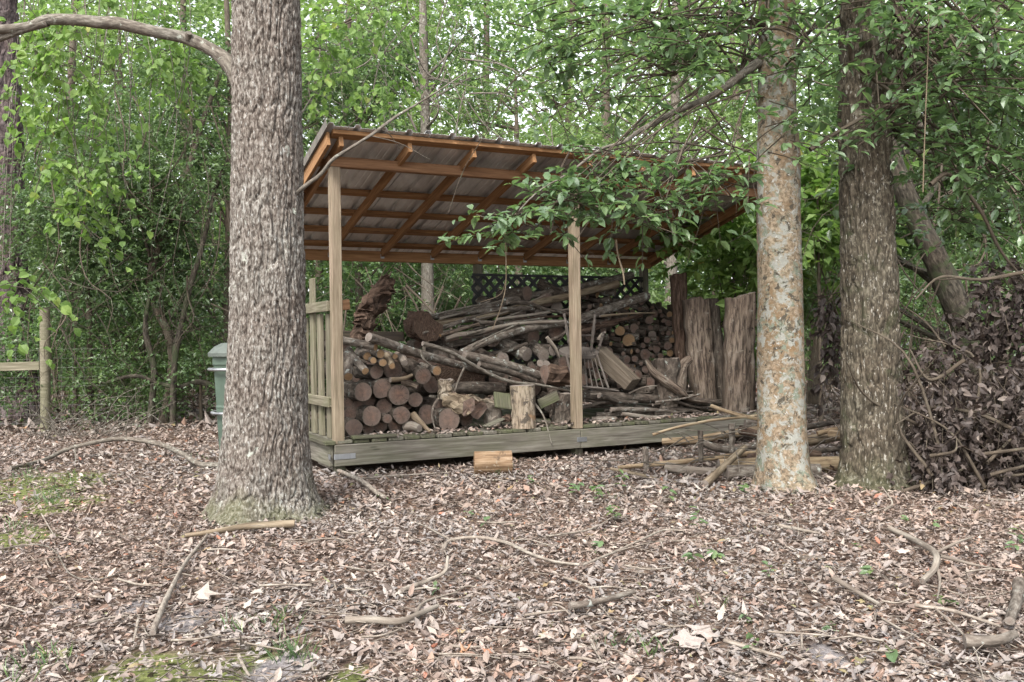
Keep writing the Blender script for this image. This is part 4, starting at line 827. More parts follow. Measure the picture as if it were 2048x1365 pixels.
# upturned chair
ch = empty('wooden_chair', cp(890, 800, .3, 2), 'grey wooden spindle chair lying upside down on the pile behind the middle post', 'chair')
cc = cp(800, 575, .42, 2); mb = MB(); tdir = nrm(UD * 1 + ZD * .05); bdir = nrm(VD + ZD * .25); nn = nrm(np.cross(tdir, bdir)); sz_ = .2
ring = [cc + tdir * sz_ * math.cos(t) * 1.05 + bdir * sz_ * math.sin(t) for t in np.linspace(0, 2 * np.pi, 21)[:-1]]; ring = np.array(ring)
mb.add(np.vstack([ring - nn * .016, ring + nn * .016, cc[None] - nn * .016, cc[None] + nn * .01]), [[k, (k + 1) % 20, 20 + (k + 1) % 20, 20 + k] for k in range(20)], [[(k + 1) % 20, k, 40] for k in range(20)] + [[20 + k, 20 + (k + 1) % 20, 41] for k in range(20)], smooth=False)
W_CH = bark('grey_chair_wood', [(.3, (.07, .06, .052)), (.6, (.15, .135, .12)), (.8, (.24, .22, .2))], None, fine=40, bump=.3, sz=.2)
obj('seat', mb, W_CH, ch)
def turned(p0, p1, r): 
    n = 26; t = np.linspace(0, 1, n); prof = r * (1 + .28 * np.sin(t * 34) * (np.abs(t - .5) > .12) * (t < .9)) * (1 - .25 * np.abs(t - .45)); m = MB(); P = p0[None] * (1 - t[:, None]) + p1[None] * t[:, None]
    tube(m, P, prof, 8, cap=0); return m
for top, bot, vv_ in (((708, 335), (748, 560), .3), ((900, 338), (876, 560), .3), ((605, 478), (672, 600), .55), ((955, 448), (920, 560), .62)):
    obj('leg', turned(cp(*bot, vv_ + .02, 2), cp(*top, vv_, 2), .017), W_CH, ch)
m = MB(); tube(m, [cp(745, 470, .32, 2), cp(885, 470, .32, 2)], .009, 6, cap=0); obj('stretcher', m, W_CH, ch)
for k in range(7):
    xt = 790 + k * 19; xb = 790 + k * 33 - 5; m = MB(); tube(m, smooth_line([cp(xt, 570, .27, 2), cp(xb, 795, .16, 2)], 6), .0065 if 0 < k < 6 else .012, 6, cap=0); obj('spindle', m, W_CH, ch)
m = MB(); tube(m, smooth_line([cp(720, 785, .16, 2), cp(840, 790, .15, 2), cp(950, 800, .15, 2), cp(1045, 815, .17, 2)], 12), [.018, .028, .028, .016], 8, cap=0, flat=.5); obj('crest_rail', m, W_CH, ch)
m = MB(); tube(m, smooth_line([cp(720, 585, .25, 2), cp(755, 720, .2, 2)], 6), .013, 6, cap=0); obj('back_post', m, W_CH, ch)

# ------------------------------------------------------------------ trash can behind the oak
YB = 9.55
tc = at(487, 918, YB); tc[2] = 0
can = empty('trash_can', tc, 'green octagonal plastic trash can with a faded lid, half hidden behind the oak', 'trash can')
def octo(prof, sides=8, rot=np.pi / 8 + .25):
    mb = MB(); th = np.linspace(0, 2 * np.pi, sides + 1)[:-1] + rot; V = []
    for z, r in prof: V.append(np.stack([tc[0] + np.cos(th) * r, tc[1] + np.sin(th) * r, np.full(sides, z)], -1))
    n = len(prof); i = np.arange(n - 1)[:, None] * sides + np.arange(sides)[None]; j = np.arange(n - 1)[:, None] * sides + (np.arange(sides)[None] + 1) % sides
    V = np.concatenate(V); mb.add(V, np.stack([i, j, j + sides, i + sides], -1).reshape(-1, 4), smooth=False)
    mb.add(np.vstack([V[-sides:], V[-sides:].mean(0)]), None, [[k, (k + 1) % sides, sides] for k in range(sides)], smooth=False)
    mb.add(np.vstack([V[:sides], V[:sides].mean(0)]), None, [[(k + 1) % sides, k, sides] for k in range(sides)], smooth=False); return mb
obj('body', octo([(.01, .235), (.03, .245), (.5, .272), (.52, .278), (.54, .272), (.93, .292), (.95, .305), (1.03, .305)]), P_BIN, can)
obj('lid', octo([(1.03, .33), (1.065, .335), (1.075, .325), (1.13, .27), (1.165, .2), (1.175, .05)], 16), P_BIN_LID, can)
for z, rr in ((.46, .30), (.90, .325)):
    mb = MB(); t = np.linspace(0, 2 * np.pi, 33); tube(mb, np.stack([tc[0] + np.cos(t) * rr, tc[1] + np.sin(t) * rr, np.full(33, z)], -1), .016, 8); obj('bar', mb, MET_GALV, can)

# ------------------------------------------------------------------ wire fence on the left
YF = 12.6; fp = at(91, 860, YF); fp[2] = 0
fence = empty('wire_fence', fp, 'greenish round post with a wooden rail and thin wire mesh, far left', 'fence')
mb = MB(); p0 = fp * 1.; top = at(90, 618, YF); tube(mb, smooth_line([p0 - [0, 0, .1], (p0 + top) / 2, top], 8), .066, 16, cap=1, wob=.04, seed=3); obj('post', mb, [W_FENCE, E_GREY], fence)
board('rail', at(-260, 742, YF - .0), at(80, 732, YF), .115, .05, W_FENCE, fence, side=ZD, bev=.006)
mb = MB()
for k in range(9):
    z = .12 + k * .125; pts = [np.array([fp[0] - 4 + j * .48, YF + .07, z + random.uniform(-.01, .01)]) for j in range(11)]; tube(mb, smooth_line(pts, 30), .0015, 3)
for k in range(30): x = fp[0] - 4 + k * .155; tube(mb, [np.array([x, YF + .07, .1]), np.array([x + .01, YF + .07, 1.15])], .0011, 3)
obj('wire_mesh', mb, P_WIRE, fence, kind='stuff')

# ------------------------------------------------------------------ branches on the ground
def gbranch(pts, r, label, name='fallen_branch', mat=None, r1=None, lift=None, twigs=(), group=None, cap=1, wob=.15, cat='branch', end=E_GREY, sides=10):
    """pts: (px, py[, height above the ground])"""
    P = []
    for p in pts:
        h = p[2] if len(p) > 2 else 0.; q = gd(p[0], p[1], h); q[2] = max(h, 0) + r * .8 + .034 + float(ground_z(q[0], q[1])); P.append(q)
    mb = MB(); tube(mb, smooth_line(P, max(8, 5 * len(P))), [r, (r + (r1 or r * .6)) / 2, r1 or r * .6], sides, cap=cap, wob=wob, seed=random.randint(0, 9))
    for t in twigs:
        Q = [];
        for p in t: h = p[2] if len(p) > 2 else 0.; q = gd(p[0], p[1], h); q[2] = h + r * .5 + .036 + float(ground_z(q[0], q[1])); Q.append(q)
        tube(mb, smooth_line(Q, 12), [r * .6, r * .4, r * .22], 7, wob=.1)
    return obj(name, mb, [mat or B_PTWIG, end], None, label, cat, group)
gbranch([(20, 948), (90, 930), (130, 912, .05), (180, 898, .12), (245, 888, .15), (315, 896, .12), (365, 918, .06), (400, 938), (440, 940)], .019, 'long arched grey branch lying on the leaves between the fence and the oak', mat=B_TWIG, r1=.026, twigs=[[(150, 905, .08), (152, 935)], [(290, 893, .12), (300, 905, .0)]])
gbranch([(305, 1285), (322, 1240), (340, 1200), (370, 1145), (405, 1100), (415, 1085)], .014, 'straight pale stick lying on the leaves lower left, pointing away', r1=.007, cat='stick', name='stick')
gbranch([(0, 1110), (70, 1104), (110, 1120), (140, 1160), (190, 1172), (260, 1155), (330, 1145), (410, 1110)], .004, 'long thin curved twig looping across the leaves at the lower left', cat='twig', name='twig', mat=B_TWIG)
gbranch([(370, 1085), (440, 1078), (500, 1070), (590, 1066)], .014, 'broken brown stick lying close to the foot of the oak', mat=B_BARE, r1=.026, cat='stick', name='stick')
gbranch([(640, 935), (690, 960), (725, 975, .03), (755, 1000), (770, 1010)], .018, 'crooked grey branch on the leaves below the corner of the deck', twigs=[[(715, 970), (780, 962), (900, 955)]], r1=.015)
gbranch([(1240, 965), (1165, 990)], .006, 'thin stick before the middle of the deck', 'stick', B_BARE, cat='stick')
gbranch([(690, 1265), (740, 1262), (800, 1265), (840, 1250), (875, 1235)], .016, 'lichen-crusted pale stick lying at the lower middle', cat='stick', name='stick', mat=B_GREY, twigs=[[(830, 1255), (850, 1225), (915, 1205)]])
gbranch([(805, 1200), (855, 1182), (890, 1165, .02), (896, 1135, .07)], .012, 'brown stick with an upturned end at the lower middle', cat='stick', name='stick')
gbranch([(885, 1120), (900, 1100), (950, 1095), (1010, 1108), (1060, 1130), (1110, 1145), (1160, 1150)], .011, 'long forked stick curving through the leaves in the middle', twigs=[[(885, 1105), (893, 1130)], [(900, 1097), (850, 1070), (820, 1058)]], cat='stick', name='stick')
gbranch([(1140, 1240), (1180, 1235), (1230, 1225), (1270, 1215)], .017, 'stubby brown stick right of the lower middle', cat='stick', name='stick', mat=B_LOG)
gbranch([(1165, 1150), (1230, 1125), (1290, 1100), (1330, 1082), (1370, 1085)], .007, 'slender forked twig rising to the right in the middle', cat='twig', name='twig', twigs=[[(1230, 1125), (1310, 1108), (1400, 1105)]])
gbranch([(1090, 1095), (1180, 1075), (1225, 1050)], .006, 'thin straight twig in the middle behind the forked stick', cat='twig', name='twig')
gbranch([(1780, 1085), (1830, 1110), (1870, 1135, .06), (1870, 1165, .03), (1845, 1195)], .016, 'forked Y-shaped branch lying at the right', twigs=[[(1870, 1135, .06), (1910, 1115, .08), (1950, 1100, .10)], [(1880, 1140, .04), (1940, 1155), (1990, 1165)], [(1870, 1150, .05), (1880, 1190), (1875, 1230)]], mat=B_GREY, r1=.014)
gbranch([(1670, 1190), (1710, 1215), (1760, 1240)], .013, 'broken stick with a pale underside lying right of the middle', cat='stick', name='stick', mat=B_GREY)
gbranch([(2040, 1200), (2035, 1240), (2020, 1285)], .03, 'thick pale stick end at the right edge', cat='stick', name='stick', mat=B_LOG)
gbranch([(1930, 1320), (1990, 1322), (2030, 1310)], .026, 'lichen-spotted stick at the lower right corner', cat='stick', name='stick', mat=B_LOG)
gbranch([(1830, 1240), (1900, 1250), (1960, 1270), (2000, 1285)], .009, 'curved pale twig in the lower right', cat='twig', name='twig', twigs=[[(1870, 1245), (1920, 1290), (1950, 1330), (1970, 1400)]])
gbranch([(1440, 1340), (1500, 1320), (1440, 1310)], .005, 'thin hooked twig near the bottom right of the middle', cat='twig', name='twig') if False else None
gbranch([(1450, 1312), (1510, 1332), (1570, 1352)], .009, 'straight pale twig at the bottom right of the middle', cat='twig', name='twig')
gbranch([(1770, 1040), (1785, 1025, .05), (1765, 990, .12)], .007, 'small bent twig standing in front of the dark tree', cat='twig', name='twig', twigs=[[(1785, 1030, .04), (1730, 1050), (1700, 1052)]])
gbranch([(1560, 1075), (1600, 1085), (1640, 1095)], .012, 'short pale stick in front of the lichen tree', cat='stick', name='stick')
for k in range(110):
    x = random.uniform(0, 2048); y = 900 + 450 * random.random() ** .8
    if 600 < x < 1500 and y < 950: continue
    L = random.uniform(25, 110) * (y - 600) / 600; a = random.uniform(-.5, .5) + (0 if random.random() < .7 else 1.2)
    gbranch([(x, y), (x + L * .5 * math.cos(a), y + L * .3 * math.sin(a) + random.uniform(-6, 6)), (x + L * math.cos(a), y + L * .6 * math.sin(a))], random.uniform(.0025, .007), 'thin pale twig lying loose on the leaf litter', 'fallen_twig', B_PTWIG, group='loose thin twigs on the leaf litter', cap=None, cat='twig', sides=5)
# brush heap of twigs at the left below the fence
mb = MB(); c0 = gd(160, 880)
for k in range(42):
    a = random.uniform(-.4, 3.4); L = random.uniform(.5, 1.5); s0 = c0 + np.array([random.uniform(-.6, .6), random.uniform(-.5, .6), .02]); e = s0 + np.array([math.cos(a) * L * .8, random.uniform(-.3, .3), random.uniform(.1, .9) * L * .7])
    m_ = (s0 + e) / 2 + rng.normal(size=3) * .12; m_[2] = abs(m_[2]); e[2] = abs(e[2]); pl = smooth_line([s0, m_, e], 9); tube(mb, pl, [.008, .005, .002], 4)
    for q in range(3): i_ = random.randint(2, 7); tube(mb, [pl[i_], pl[i_] + rng.normal(size=3) * .14 + [0, 0, .05]], [.003, .001], 3)
obj('brush_heap', mb, B_TWIG, None, 'heap of thin bare grey twigs beside the fence post', 'brush heap')
# pile of branches and logs between the shed, lichen tree and dark tree
PG = None
def heap(pts, w_, label, mat=B_LOG, end=E_GREY, r1=None, cat='branch', name='heap_branch', Y=None, wob=.15):
    P = [at(a, b, y) for a, b, y in pts]; r = w_ / 2 * P[0][1] / F; mb = MB()
    for p in P: p[2] = max(p[2], r * .8)
    tube(mb, smooth_line(P, max(6, 6 * len(P))), [r, (r + (r1 or r * .8)) / 2, r1 or r * .8], 12, cap=1, wob=wob, seed=random.randint(0, 9)); return obj(name, mb, [mat, end], None, label, cat)
heap([(1438, 935, 7.75), (1560, 930, 7.75), (1705, 926, 7.8)], 34, 'long pale smooth log with a mossy cut end at the front of the branch heap', B_TAN, E_GREY, cat='log', name='log')
heap([(1452, 958, 7.45), (1560, 955, 7.5), (1640, 950, 7.5)], 34, 'thick mottled log lying on the ground under the long pale log', B_LOG, E_GREY, cat='log', name='log')
heap([(1600, 885, 8.3), (1640, 878, 8.3), (1700, 868, 8.4)], 24, 'brown log high in the branch heap seen between the two trees', B_BARE, E_PALE, cat='log', name='log')
heap([(1590, 860, 8.7), (1640, 850, 8.7), (1700, 840, 8.8)], 13, 'dark thin branch at the back of the heap between the two trees', B_LOGD)
heap([(1635, 868, 8.2), (1665, 860, 8.2), (1680, 858, 8.2)], 11, 'bright orange yellow broken stick on the heap between the two trees', B_TAN, E_PALE, cat='stick', name='stick')
heap([(1660, 868, 8.1), (1690, 872, 8.0), (1705, 880, 8.0)], 18, 'greenish split piece on the heap against the dark tree', B_TAN, E_GREY, cat='split log', name='split_log')
heap([(1600, 905, 8.), (1660, 900, 8.1), (1710, 895, 8.1)], 12, 'dark branch under the brown log in the heap', B_LOGD)
heap([(1325, 884, 8.5), (1390, 880, 8.4), (1460, 868, 8.4), (1540, 858, 8.5)], 14, 'brown branch with a pale cut tip reaching left before the deck', B_TAN, E_PALE, r1=.04)
heap([(1305, 870, 8.2), (1355, 855, 8.2), (1420, 842, 8.2), (1492, 834, 8.3), (1540, 828, 8.4)], 6, 'long thin tan branch arching over the deck edge', B_TAN, r1=.012)
heap([(1422, 812, 8.5), (1455, 824, 8.4), (1495, 834, 8.3), (1530, 842, 8.2)], 8, 'forked thin stick resting on the deck before the broad slab', B_TAN)
heap([(1290, 895, 7.9), (1292, 925, 7.85), (1292, 950, 7.8)], 12, 'short pale stub standing upright at the left of the branch heap', B_LOG, cat='stub', name='stub')
heap([(1401, 862, 7.9), (1402, 895, 7.85), (1402, 925, 7.8)], 11, 'dark splintered stub standing upright before the deck', B_LOGD, cat='stub', name='stub')
heap([(1464, 848, 7.9), (1464, 880, 7.9), (1464, 905, 7.9)], 13, 'light grey lichened stub standing upright next to the lichen tree', B_LOG, cat='stub', name='stub')
heap([(1235, 936, 7.9), (1320, 928, 7.9), (1400, 920, 7.9), (1520, 905, 8.)], 9, 'long straight tan stick on the ground before the right end of the deck', B_TAN, r1=.025)
heap([(1222, 938, 7.7), (1280, 950, 7.5), (1330, 962, 7.4), (1380, 975, 7.2)], 7, 'thin red brown stick on the ground slanting toward the camera', B_BARE)
heap([(1332, 935, 7.8), (1380, 942, 7.7), (1440, 945, 7.7)], 20, 'short knobbly grey branch on the ground left of the mottled log', B_GREY)
heap([(1410, 990, 7.1), (1440, 940, 7.4), (1490, 895, 7.7)], 17, 'brown peeled branch leaning up over the mottled log', B_BARE)
heap([(1400, 885, 8.1), (1450, 900, 8.1), (1520, 890, 8.2)], 16, 'curved grey branch in the middle of the heap', B_LOG)
heap([(1480, 860, 8.4), (1510, 868, 8.3), (1560, 880, 8.2)], 18, 'thick reddish branch running into the lichen tree', B_RED)
heap([(1490, 850, 8.6), (1530, 852, 8.6), (1600, 846, 8.6)], 22, 'grey log behind the lichen tree at the top of the heap', B_LOG)
heap([(1500, 920, 7.9), (1580, 905, 8.), (1640, 912, 8.)], 24, 'dim reddish log in the middle of the heap', B_RED, E_RED, cat='log', name='log')
mb = MB()
for k in range(70):
    x, y = random.uniform(1330, 1700), random.uniform(850, 960); p = at(x, y, random.uniform(7.4, 8.5)); p[2] = max(p[2], .02); d = rng.normal(size=3) * [.5, .3, .12]; tube(mb, smooth_line([p, p + d * .5 + [0, 0, .03], p + d], 6), [.006, .004, .002], 4)
obj('heap_twigs', mb, B_TWIG, None, 'thin twigs tangled through the branch heap', 'twigs', kind='stuff')

# distinct fallen leaves and little things
def big_leaf(px, py, ln, wd, rv, label, ang, kind=10, mat=LIT, lift=.012):
    p = gd(px, py); p[2] = float(ground_z(p[0], p[1])) + lift + .02; mb = MB()
    leaves(mb, p[None], np.array([[math.cos(ang), math.sin(ang), .12]]), np.array([[.1, -.25, 1.]]), ln, wd, np.array([rv]), kind=kind, curl=.2); o = obj('fallen_leaf', mb, mat, None, label, 'leaf')
big_leaf(375, 1205, .15, .12, .91, 'large cream coloured curled leaf beside the straight pale stick', .3)
big_leaf(1335, 1312, .16, .13, .69, 'very large tan curled leaf at the bottom right of the middle', .2)
big_leaf(1395, 1300, .12, .12, .68, 'large tan leaf touching the very large one on its right', 1.)
big_leaf(1092, 1300, .09, .07, .9, 'pale lobed oak leaf standing out at the bottom middle', 1.5)
big_leaf(975, 1110, .11, .08, .82, 'tan star-shaped leaf on the forked stick in the middle', 1.2)
big_leaf(362, 1105, .07, .055, .9, 'dark red rounded leaf in front of the oak at the left', .6)
big_leaf(1030, 1320, .07, .06, .9, 'rust red crumpled leaf at the bottom middle', .4)
big_leaf(500, 1200, .08, .06, .91, 'pale torn leaf on the bare patch before the oak', -.5)
mb = MB(); p = gd(171, 973)
for k in range(60):
    a = k * 2.4; t = k / 60; q = p + np.array([0, 0, .03]) + np.array([math.cos(a) * .03 * math.sin(math.pi * t), math.sin(a) * .03 * math.sin(math.pi * t), .06 * t - .02]); leaves(mb, q[None], np.array([[math.cos(a), math.sin(a), .4]]), np.array([[0, 0, 1.]]), .022, .018, np.array([.1]), kind=4)
obj('pine_cone', mb, L_DEAD, None, 'small dark pine cone on the leaves at the left', 'pine cone')
# seedlings and grass
def seedling(px, py, h, nl, ln, label, group=None, mat=L_MID):
    p = gd(px, py); root = empty('seedling', [p[0], p[1], 0], label, 'seedling', group); tw = MB(); mb = MB()
    top = p + np.array([random.uniform(-.03, .03), random.uniform(-.03, .03), h]); tube(tw, smooth_line([p, (p + top) / 2 + [.01, 0, 0], top], 5), [.0025, .0015], 4)
    t = .35 + .65 * rng.random(nl); P = p + (top - p) * t[:, None]; a = rng.random(nl) * 6.28
    leaves(mb, P, np.stack([np.cos(a), np.sin(a), rng.normal(size=nl) * .3], -1), nrm(rng.normal(size=(nl, 3)) * .25 + [0, -.2, 1]), ln, ln * .5, .5 + .5 * rng.random(nl), kind=4)
    obj('stem', tw, B_STEM, root); obj('foliage', mb, mat, root)
for px, py, h, nl, ln in [(770, 1005, .05, 5, .06), (940, 1040, .05, 4, .05), (975, 1060, .08, 4, .05), (1060, 975, .08, 6, .06), (1150, 1000, .12, 7, .07), (1190, 1010, .14, 8, .07), (1230, 1050, .12, 8, .07), (1335, 1015, .16, 5, .07), (1200, 1110, .08, 6, .06), (1400, 1085, .2, 8, .06), (1430, 1130, .1, 6, .06), (1385, 1150, .12, 6, .06), (880, 1190, .04, 4, .04), (1490, 1000, .15, 7, .06), (1700, 1110, .06, 4, .05), (1735, 1170, .08, 6, .06), (1860, 1070, .08, 5, .05), (2025, 1120, .16, 9, .05), (1900, 1220, .05, 5, .06), (1520, 1330, .12, 4, .05), (1770, 1330, .06, 3, .09), (1670, 1270, .05, 4, .05), (1540, 1160, .08, 5, .05), (460, 1035, .14, 9, .035), (440, 1040, .1, 7, .03), (1480, 1255, .05, 7, .04), (1820, 1060, .1, 5, .05), (1240, 985, .14, 7, .06)]:
    near_ = min([((530, 1040), 'at the foot of the oak'), ((760, 990), 'below the left corner of the deck'), ((1000, 960), 'by the golden log before the deck'), ((1200, 1030), 'before the middle of the deck, among several'), ((1410, 1090), 'on the open litter left of the lichen tree'), ((1560, 1060), 'before the lichen tree'), ((1790, 1080), 'before the dark tree'), ((2020, 1120), 'near the right edge'), ((900, 1190), 'beside the brown upturned stick'), ((1500, 1290), 'near the bottom right of the middle'), ((1850, 1260), 'in the lower right'), ((1720, 1170), 'left of the Y-shaped branch')], key=lambda q: (q[0][0] - px) ** 2 + 4 * (q[0][1] - py) ** 2)[1]
    seedling(px, py, h, nl, ln, ('tall ' if h > .13 else 'small ' if h > .06 else 'tiny flat ') + 'green seedling with %d leaves ' % nl + near_, 'green seedlings in the leaf litter', L_OVAL if random.random() < .8 else L_MID)
mb = MB()
for cx, cy, n_g in [(560, 1260, 30), (590, 1320, 50), (90, 1325, 25), (1230, 1290, 14), (1300, 1310, 18), (410, 920, 20), (100, 1000, 120), (150, 965, 60), (60, 960, 80), (30, 1060, 40), (480, 1262, 16), (1420, 1225, 12), (1010, 948, 20), (10, 1360, 20), (1230, 1000, 12)]:
    for k in range(n_g):
        p = gd(cx + random.gauss(0, 22), cy + random.gauss(0, 10)); a = random.uniform(0, 6.28); h = random.uniform(.03, .10); leaves(mb, p[None], np.array([[math.cos(a) * .5, math.sin(a) * .5, 1.]]), np.array([[math.cos(a + 1.5), math.sin(a + 1.5), .3]]), h, .005, np.array([random.random()]), kind=4, curl=.3)
obj('grass_tufts', mb, L_MID, None, 'wisps of grass and moss growing through the leaf litter', 'grass', kind='stuff')

# ------------------------------------------------------------------ withered felled brush on the right
brush = empty('withered_brush', (3.9, 6.9, 0), 'felled leafy branches with withered purple brown leaves heaped at the right edge', 'brush')
mb = MB(); 
for k in range(60):
    a = np.array([random.uniform(2.9, 5.0), random.uniform(6.4, 7.6), random.uniform(.05, .5)]); e = a + np.array([random.uniform(-.9, .7), random.uniform(-.4, .4), random.uniform(.1, 1.1)]); tube(mb, smooth_line([a, (a + e) / 2 + rng.normal(size=3) * .1, e], 10), [.014, .009, .003], 6)
for pts in ([(1800, 985), (1900, 950), (1960, 920), (1985, 880)], [(2048, 870), (1960, 830), (1860, 815), (1790, 850)], [(2048, 545), (1960, 560), (1880, 555), (1830, 600)], [(1930, 720), (1860, 760), (1820, 700)]):
    tube(mb, smooth_line([at(a, b, 6.55 + .1 * (k % 3)) for k, (a, b) in enumerate(pts)], 16), [.016, .012, .006], 7, wob=.1)
obj('branch', mb, B_STEM, brush)
ells = [at(*p).tolist() + list(r) for p, r in [((1930, 900, 6.9), (.42, .4, .34)), ((2060, 880, 6.8), (.5, .5, .45)), ((1865, 790, 6.8), (.25, .3, .22)), ((1990, 760, 6.9), (.3, .4, .25)), ((2080, 700, 7.0), (.35, .4, .4)), ((1860, 915, 6.65), (.16, .25, .22)), ((1990, 570, 7.1), (.22, .25, .14)), ((1975, 650, 7.1), (.18, .25, .12)), ((2220, 850, 6.9), (.6, .5, .6)), ((1890, 640, 7.2), (.1, .15, .1)), ((2060, 560, 7.2), (.22, .2, .2)), ((1880, 700, 6.8), (.16, .2, .1))]]
l_, t_, _ = spray_crown(ells, 260, 10, .07, .05, 10, 3, .28, .9, .46, 3.6, twig=120, hang=.5, jit=.8, flat=2.)
l_, t_, _ = spray_crown(ells, 460, 14, .065, .036, 4, 5, .28, 1., .44, 3.6, twig=120, hang=.6, jit=.8, flat=2.6, mb=l_, tw=t_)
obj('withered_foliage', l_, L_DEAD, brush, kind='stuff'); obj('twig', t_, B_STEM, brush, kind='stuff')
hang = empty('withered_spray', at(1665, 650, 8.2), 'small hanging spray of withered brown leaves left of the dark tree', 'branch')
l_, t_, _ = spray_crown([at(1655, 600, 8.2).tolist() + [.12, .1, .08], at(1672, 700, 8.2).tolist() + [.07, .1, .18]], 26, 12, .08, .04, 4, 9, .2, 1., .2, twig=16, hang=.6, jit=.6, flat=1.5)
tube(t_, smooth_line([at(1720, 590, 7.6), at(1680, 585, 8.1), at(1630, 600, 8.2)], 8), [.01, .004], 5)
obj('withered_foliage', l_, L_DEAD, hang); obj('branch', t_, B_STEM, hang)

# ------------------------------------------------------------------ near foliage on the right (lichen tree and its neighbours)
def E(px, py, Y, rx, ry, rz): return at(px, py, Y).tolist() + [rx * Y / F, ry, rz * Y / F]     # rx, rz in px
near = [E(1120, 400, 5.9, 110, .3, 45), E(1060, 440, 5.8, 90, .3, 30), E(1230, 340, 6.0, 150, .4, 60), E(1330, 440, 6.0, 130, .35, 45), E(1430, 370, 6.1, 80, .3, 35), E(1000, 470, 5.8, 45, .2, 18)]
l_, t_, O = spray_crown(near, 150, 8, .086, .043, 4, 21, .24, .12, .50, 3.4, twig=120, out=.35, flat=.55)
for q in O[rng.permutation(len(O))[:20]]:
    s = at(random.choice([1500, 1450, 1330, 1400]), random.choice([140, 180, 235, 300]), 6.5); tube(t_, smooth_line([s, s * .5 + q * .5 + [0, 0, .06], q], 10), [.009, .006, .003], 5, wob=.1)
# some of the leaves hung one by one
vv = np.concatenate(l_.v).reshape(-1, 7, 3); NL = len(vv); ids = rng.permutation(NL)[:290]; keep = np.ones(NL, bool); keep[ids] = False
rv = np.concatenate(l_.tr).reshape(-1, 6)[:, 0]
rest = MB(); kv = vv[keep]; i = np.arange(len(kv))[:, None] * 7
rest.add(kv.reshape(-1, 3), None, np.concatenate([i + [a, b, 6] for a, b in ((0, 1), (1, 2), (2, 3), (3, 4), (4, 5), (5, 0))], 1).reshape(-1, 3), None, 0, np.repeat(rv[keep], 6), smooth=False)
leafy = props(obj('foliage', rest, L_OVAL, lich), kind='stuff')
protos = []
for k in range(4):
    m = MB(); leaves(m, np.zeros((1, 3)), np.array([[1., 0, 0]]), np.array([[0, 0, 1.]]), 1., .44, np.array([[.15, .4, .6, .85][k]]), kind=4, curl=[.1, .18, .05, .25][k], fold=.15); protos.append(m.mesh('leaf', L_OVAL))
loff = Vector(lich.location)
for q in ids:
    b, tip = vv[q, 0], vv[q, 3]; d = tip - b; L = float(np.linalg.norm(d)); X = d / L; Y = nrm(vv[q, 5] - vv[q, 1]); Y = nrm(Y - X * (X @ Y)); Z = np.cross(X, Y)
    o = bpy.data.objects.new('leaf', protos[q % 4]); C.objects.link(o); o.parent = lich
    o.matrix_basis = Matrix(((X[0] * L, Y[0] * L, Z[0] * L, b[0] - loff.x), (X[1] * L, Y[1] * L, Z[1] * L, b[1] - loff.y), (X[2] * L, Y[2] * L, Z[2] * L, b[2] - loff.z), (0, 0, 0, 1)))
obj('twig', t_, B_STEM, lich)
# upper crown of the lichen tree and leaves round the trunk
up = [E(1300, 130, 6.6, 170, .6, 130), E(1180, 60, 6.6, 120, .5, 90), E(1420, 90, 6.6, 120, .5, 120), E(1600, 130, 6.3, 90, .25, 120), E(1570, 270, 6.2, 80, .2, 50), E(1660, 60, 6.4, 100, .4, 80), E(1130, 180, 6.7, 60, .4, 90), E(1560, -80, 6.8, 500, 1., 100)]
l_, t_, O = spray_crown(up, 350, 8, .085, .043, 4, 31, .3, .15, .49, 2.6, twig=200, out=.4, flat=.6)
for q in O[rng.permutation(len(O))[:60]]:
    s = at(random.choice([1555, 1555, 1480, 1350]), random.choice([-80, 60, 150]), 6.9); tube(t_, smooth_line([s, s * .5 + q * .5 + [0, 0, .12], q], 10), [.012, .008, .003], 5, wob=.1)
props(obj('foliage', l_, L_OVAL, lich), kind='stuff'); obj('twig', t_, B_STEM, lich)
upd = [E(1900, 180, 6.6, 180, .7, 140), E(1820, 90, 6.4, 130, .4, 90), E(2000, 320, 6.8, 160, .7, 90), E(1860, 300, 6.9, 90, .4, 60), E(2050, 80, 6.6, 150, .6, 140), E(1760, 250, 6.4, 80, .2, 50), E(1950, 440, 7.6, 150, .5, 50), E(1720, 340, 7.2, 60, .2, 40), E(2180, 250, 6.8, 150, .8, 250), E(1900, -90, 6.8, 300, .9, 110)]
l_, t_, O = spray_crown(upd, 520, 8, .09, .046, 4, 41, .32, .15, .48, 2.4, twig=240, out=.4, flat=.6)
for q in O[rng.permutation(len(O))[:70]]:
    s = at(1740, random.choice([-120, -40, 60, 240]), 6.95); tube(t_, smooth_line([s, s * .5 + q * .5 + [0, 0, .12], q], 10), [.016, .01, .003], 5, wob=.1)
for pts in ([(1700, 90), (1710, 130), (1790, 190), (1850, 240), (1990, 330)], [(1790, 0), (1830, 60), (1870, 110), (1930, 160)], [(1620, 300), (1700, 250), (1790, 205), (1860, 190)], [(1860, 370), (1900, 350), (1960, 420), (2000, 500), (2048, 560)]):
    tube(t_, smooth_line([at(a, b, 6.5 + .1 * k) for k, (a, b) in enumerate(pts)], 20), [.018, .014, .008], 7, wob=.12)
props(obj('foliage', l_, L_OVAL, dark), kind='stuff'); obj('twig', t_, B_STEM, dark)
mb = MB(); tube(mb, smooth_line([at(1858, -40, 6.2), at(1856, 100, 6.2), at(1850, 250, 6.2), at(1846, 385, 6.2)], 20), .004, 6, wob=.2); obj('hanging_vine', mb, B_BARE, None, 'pale thin vine hanging straight down before the leaves at the upper right', 'vine')
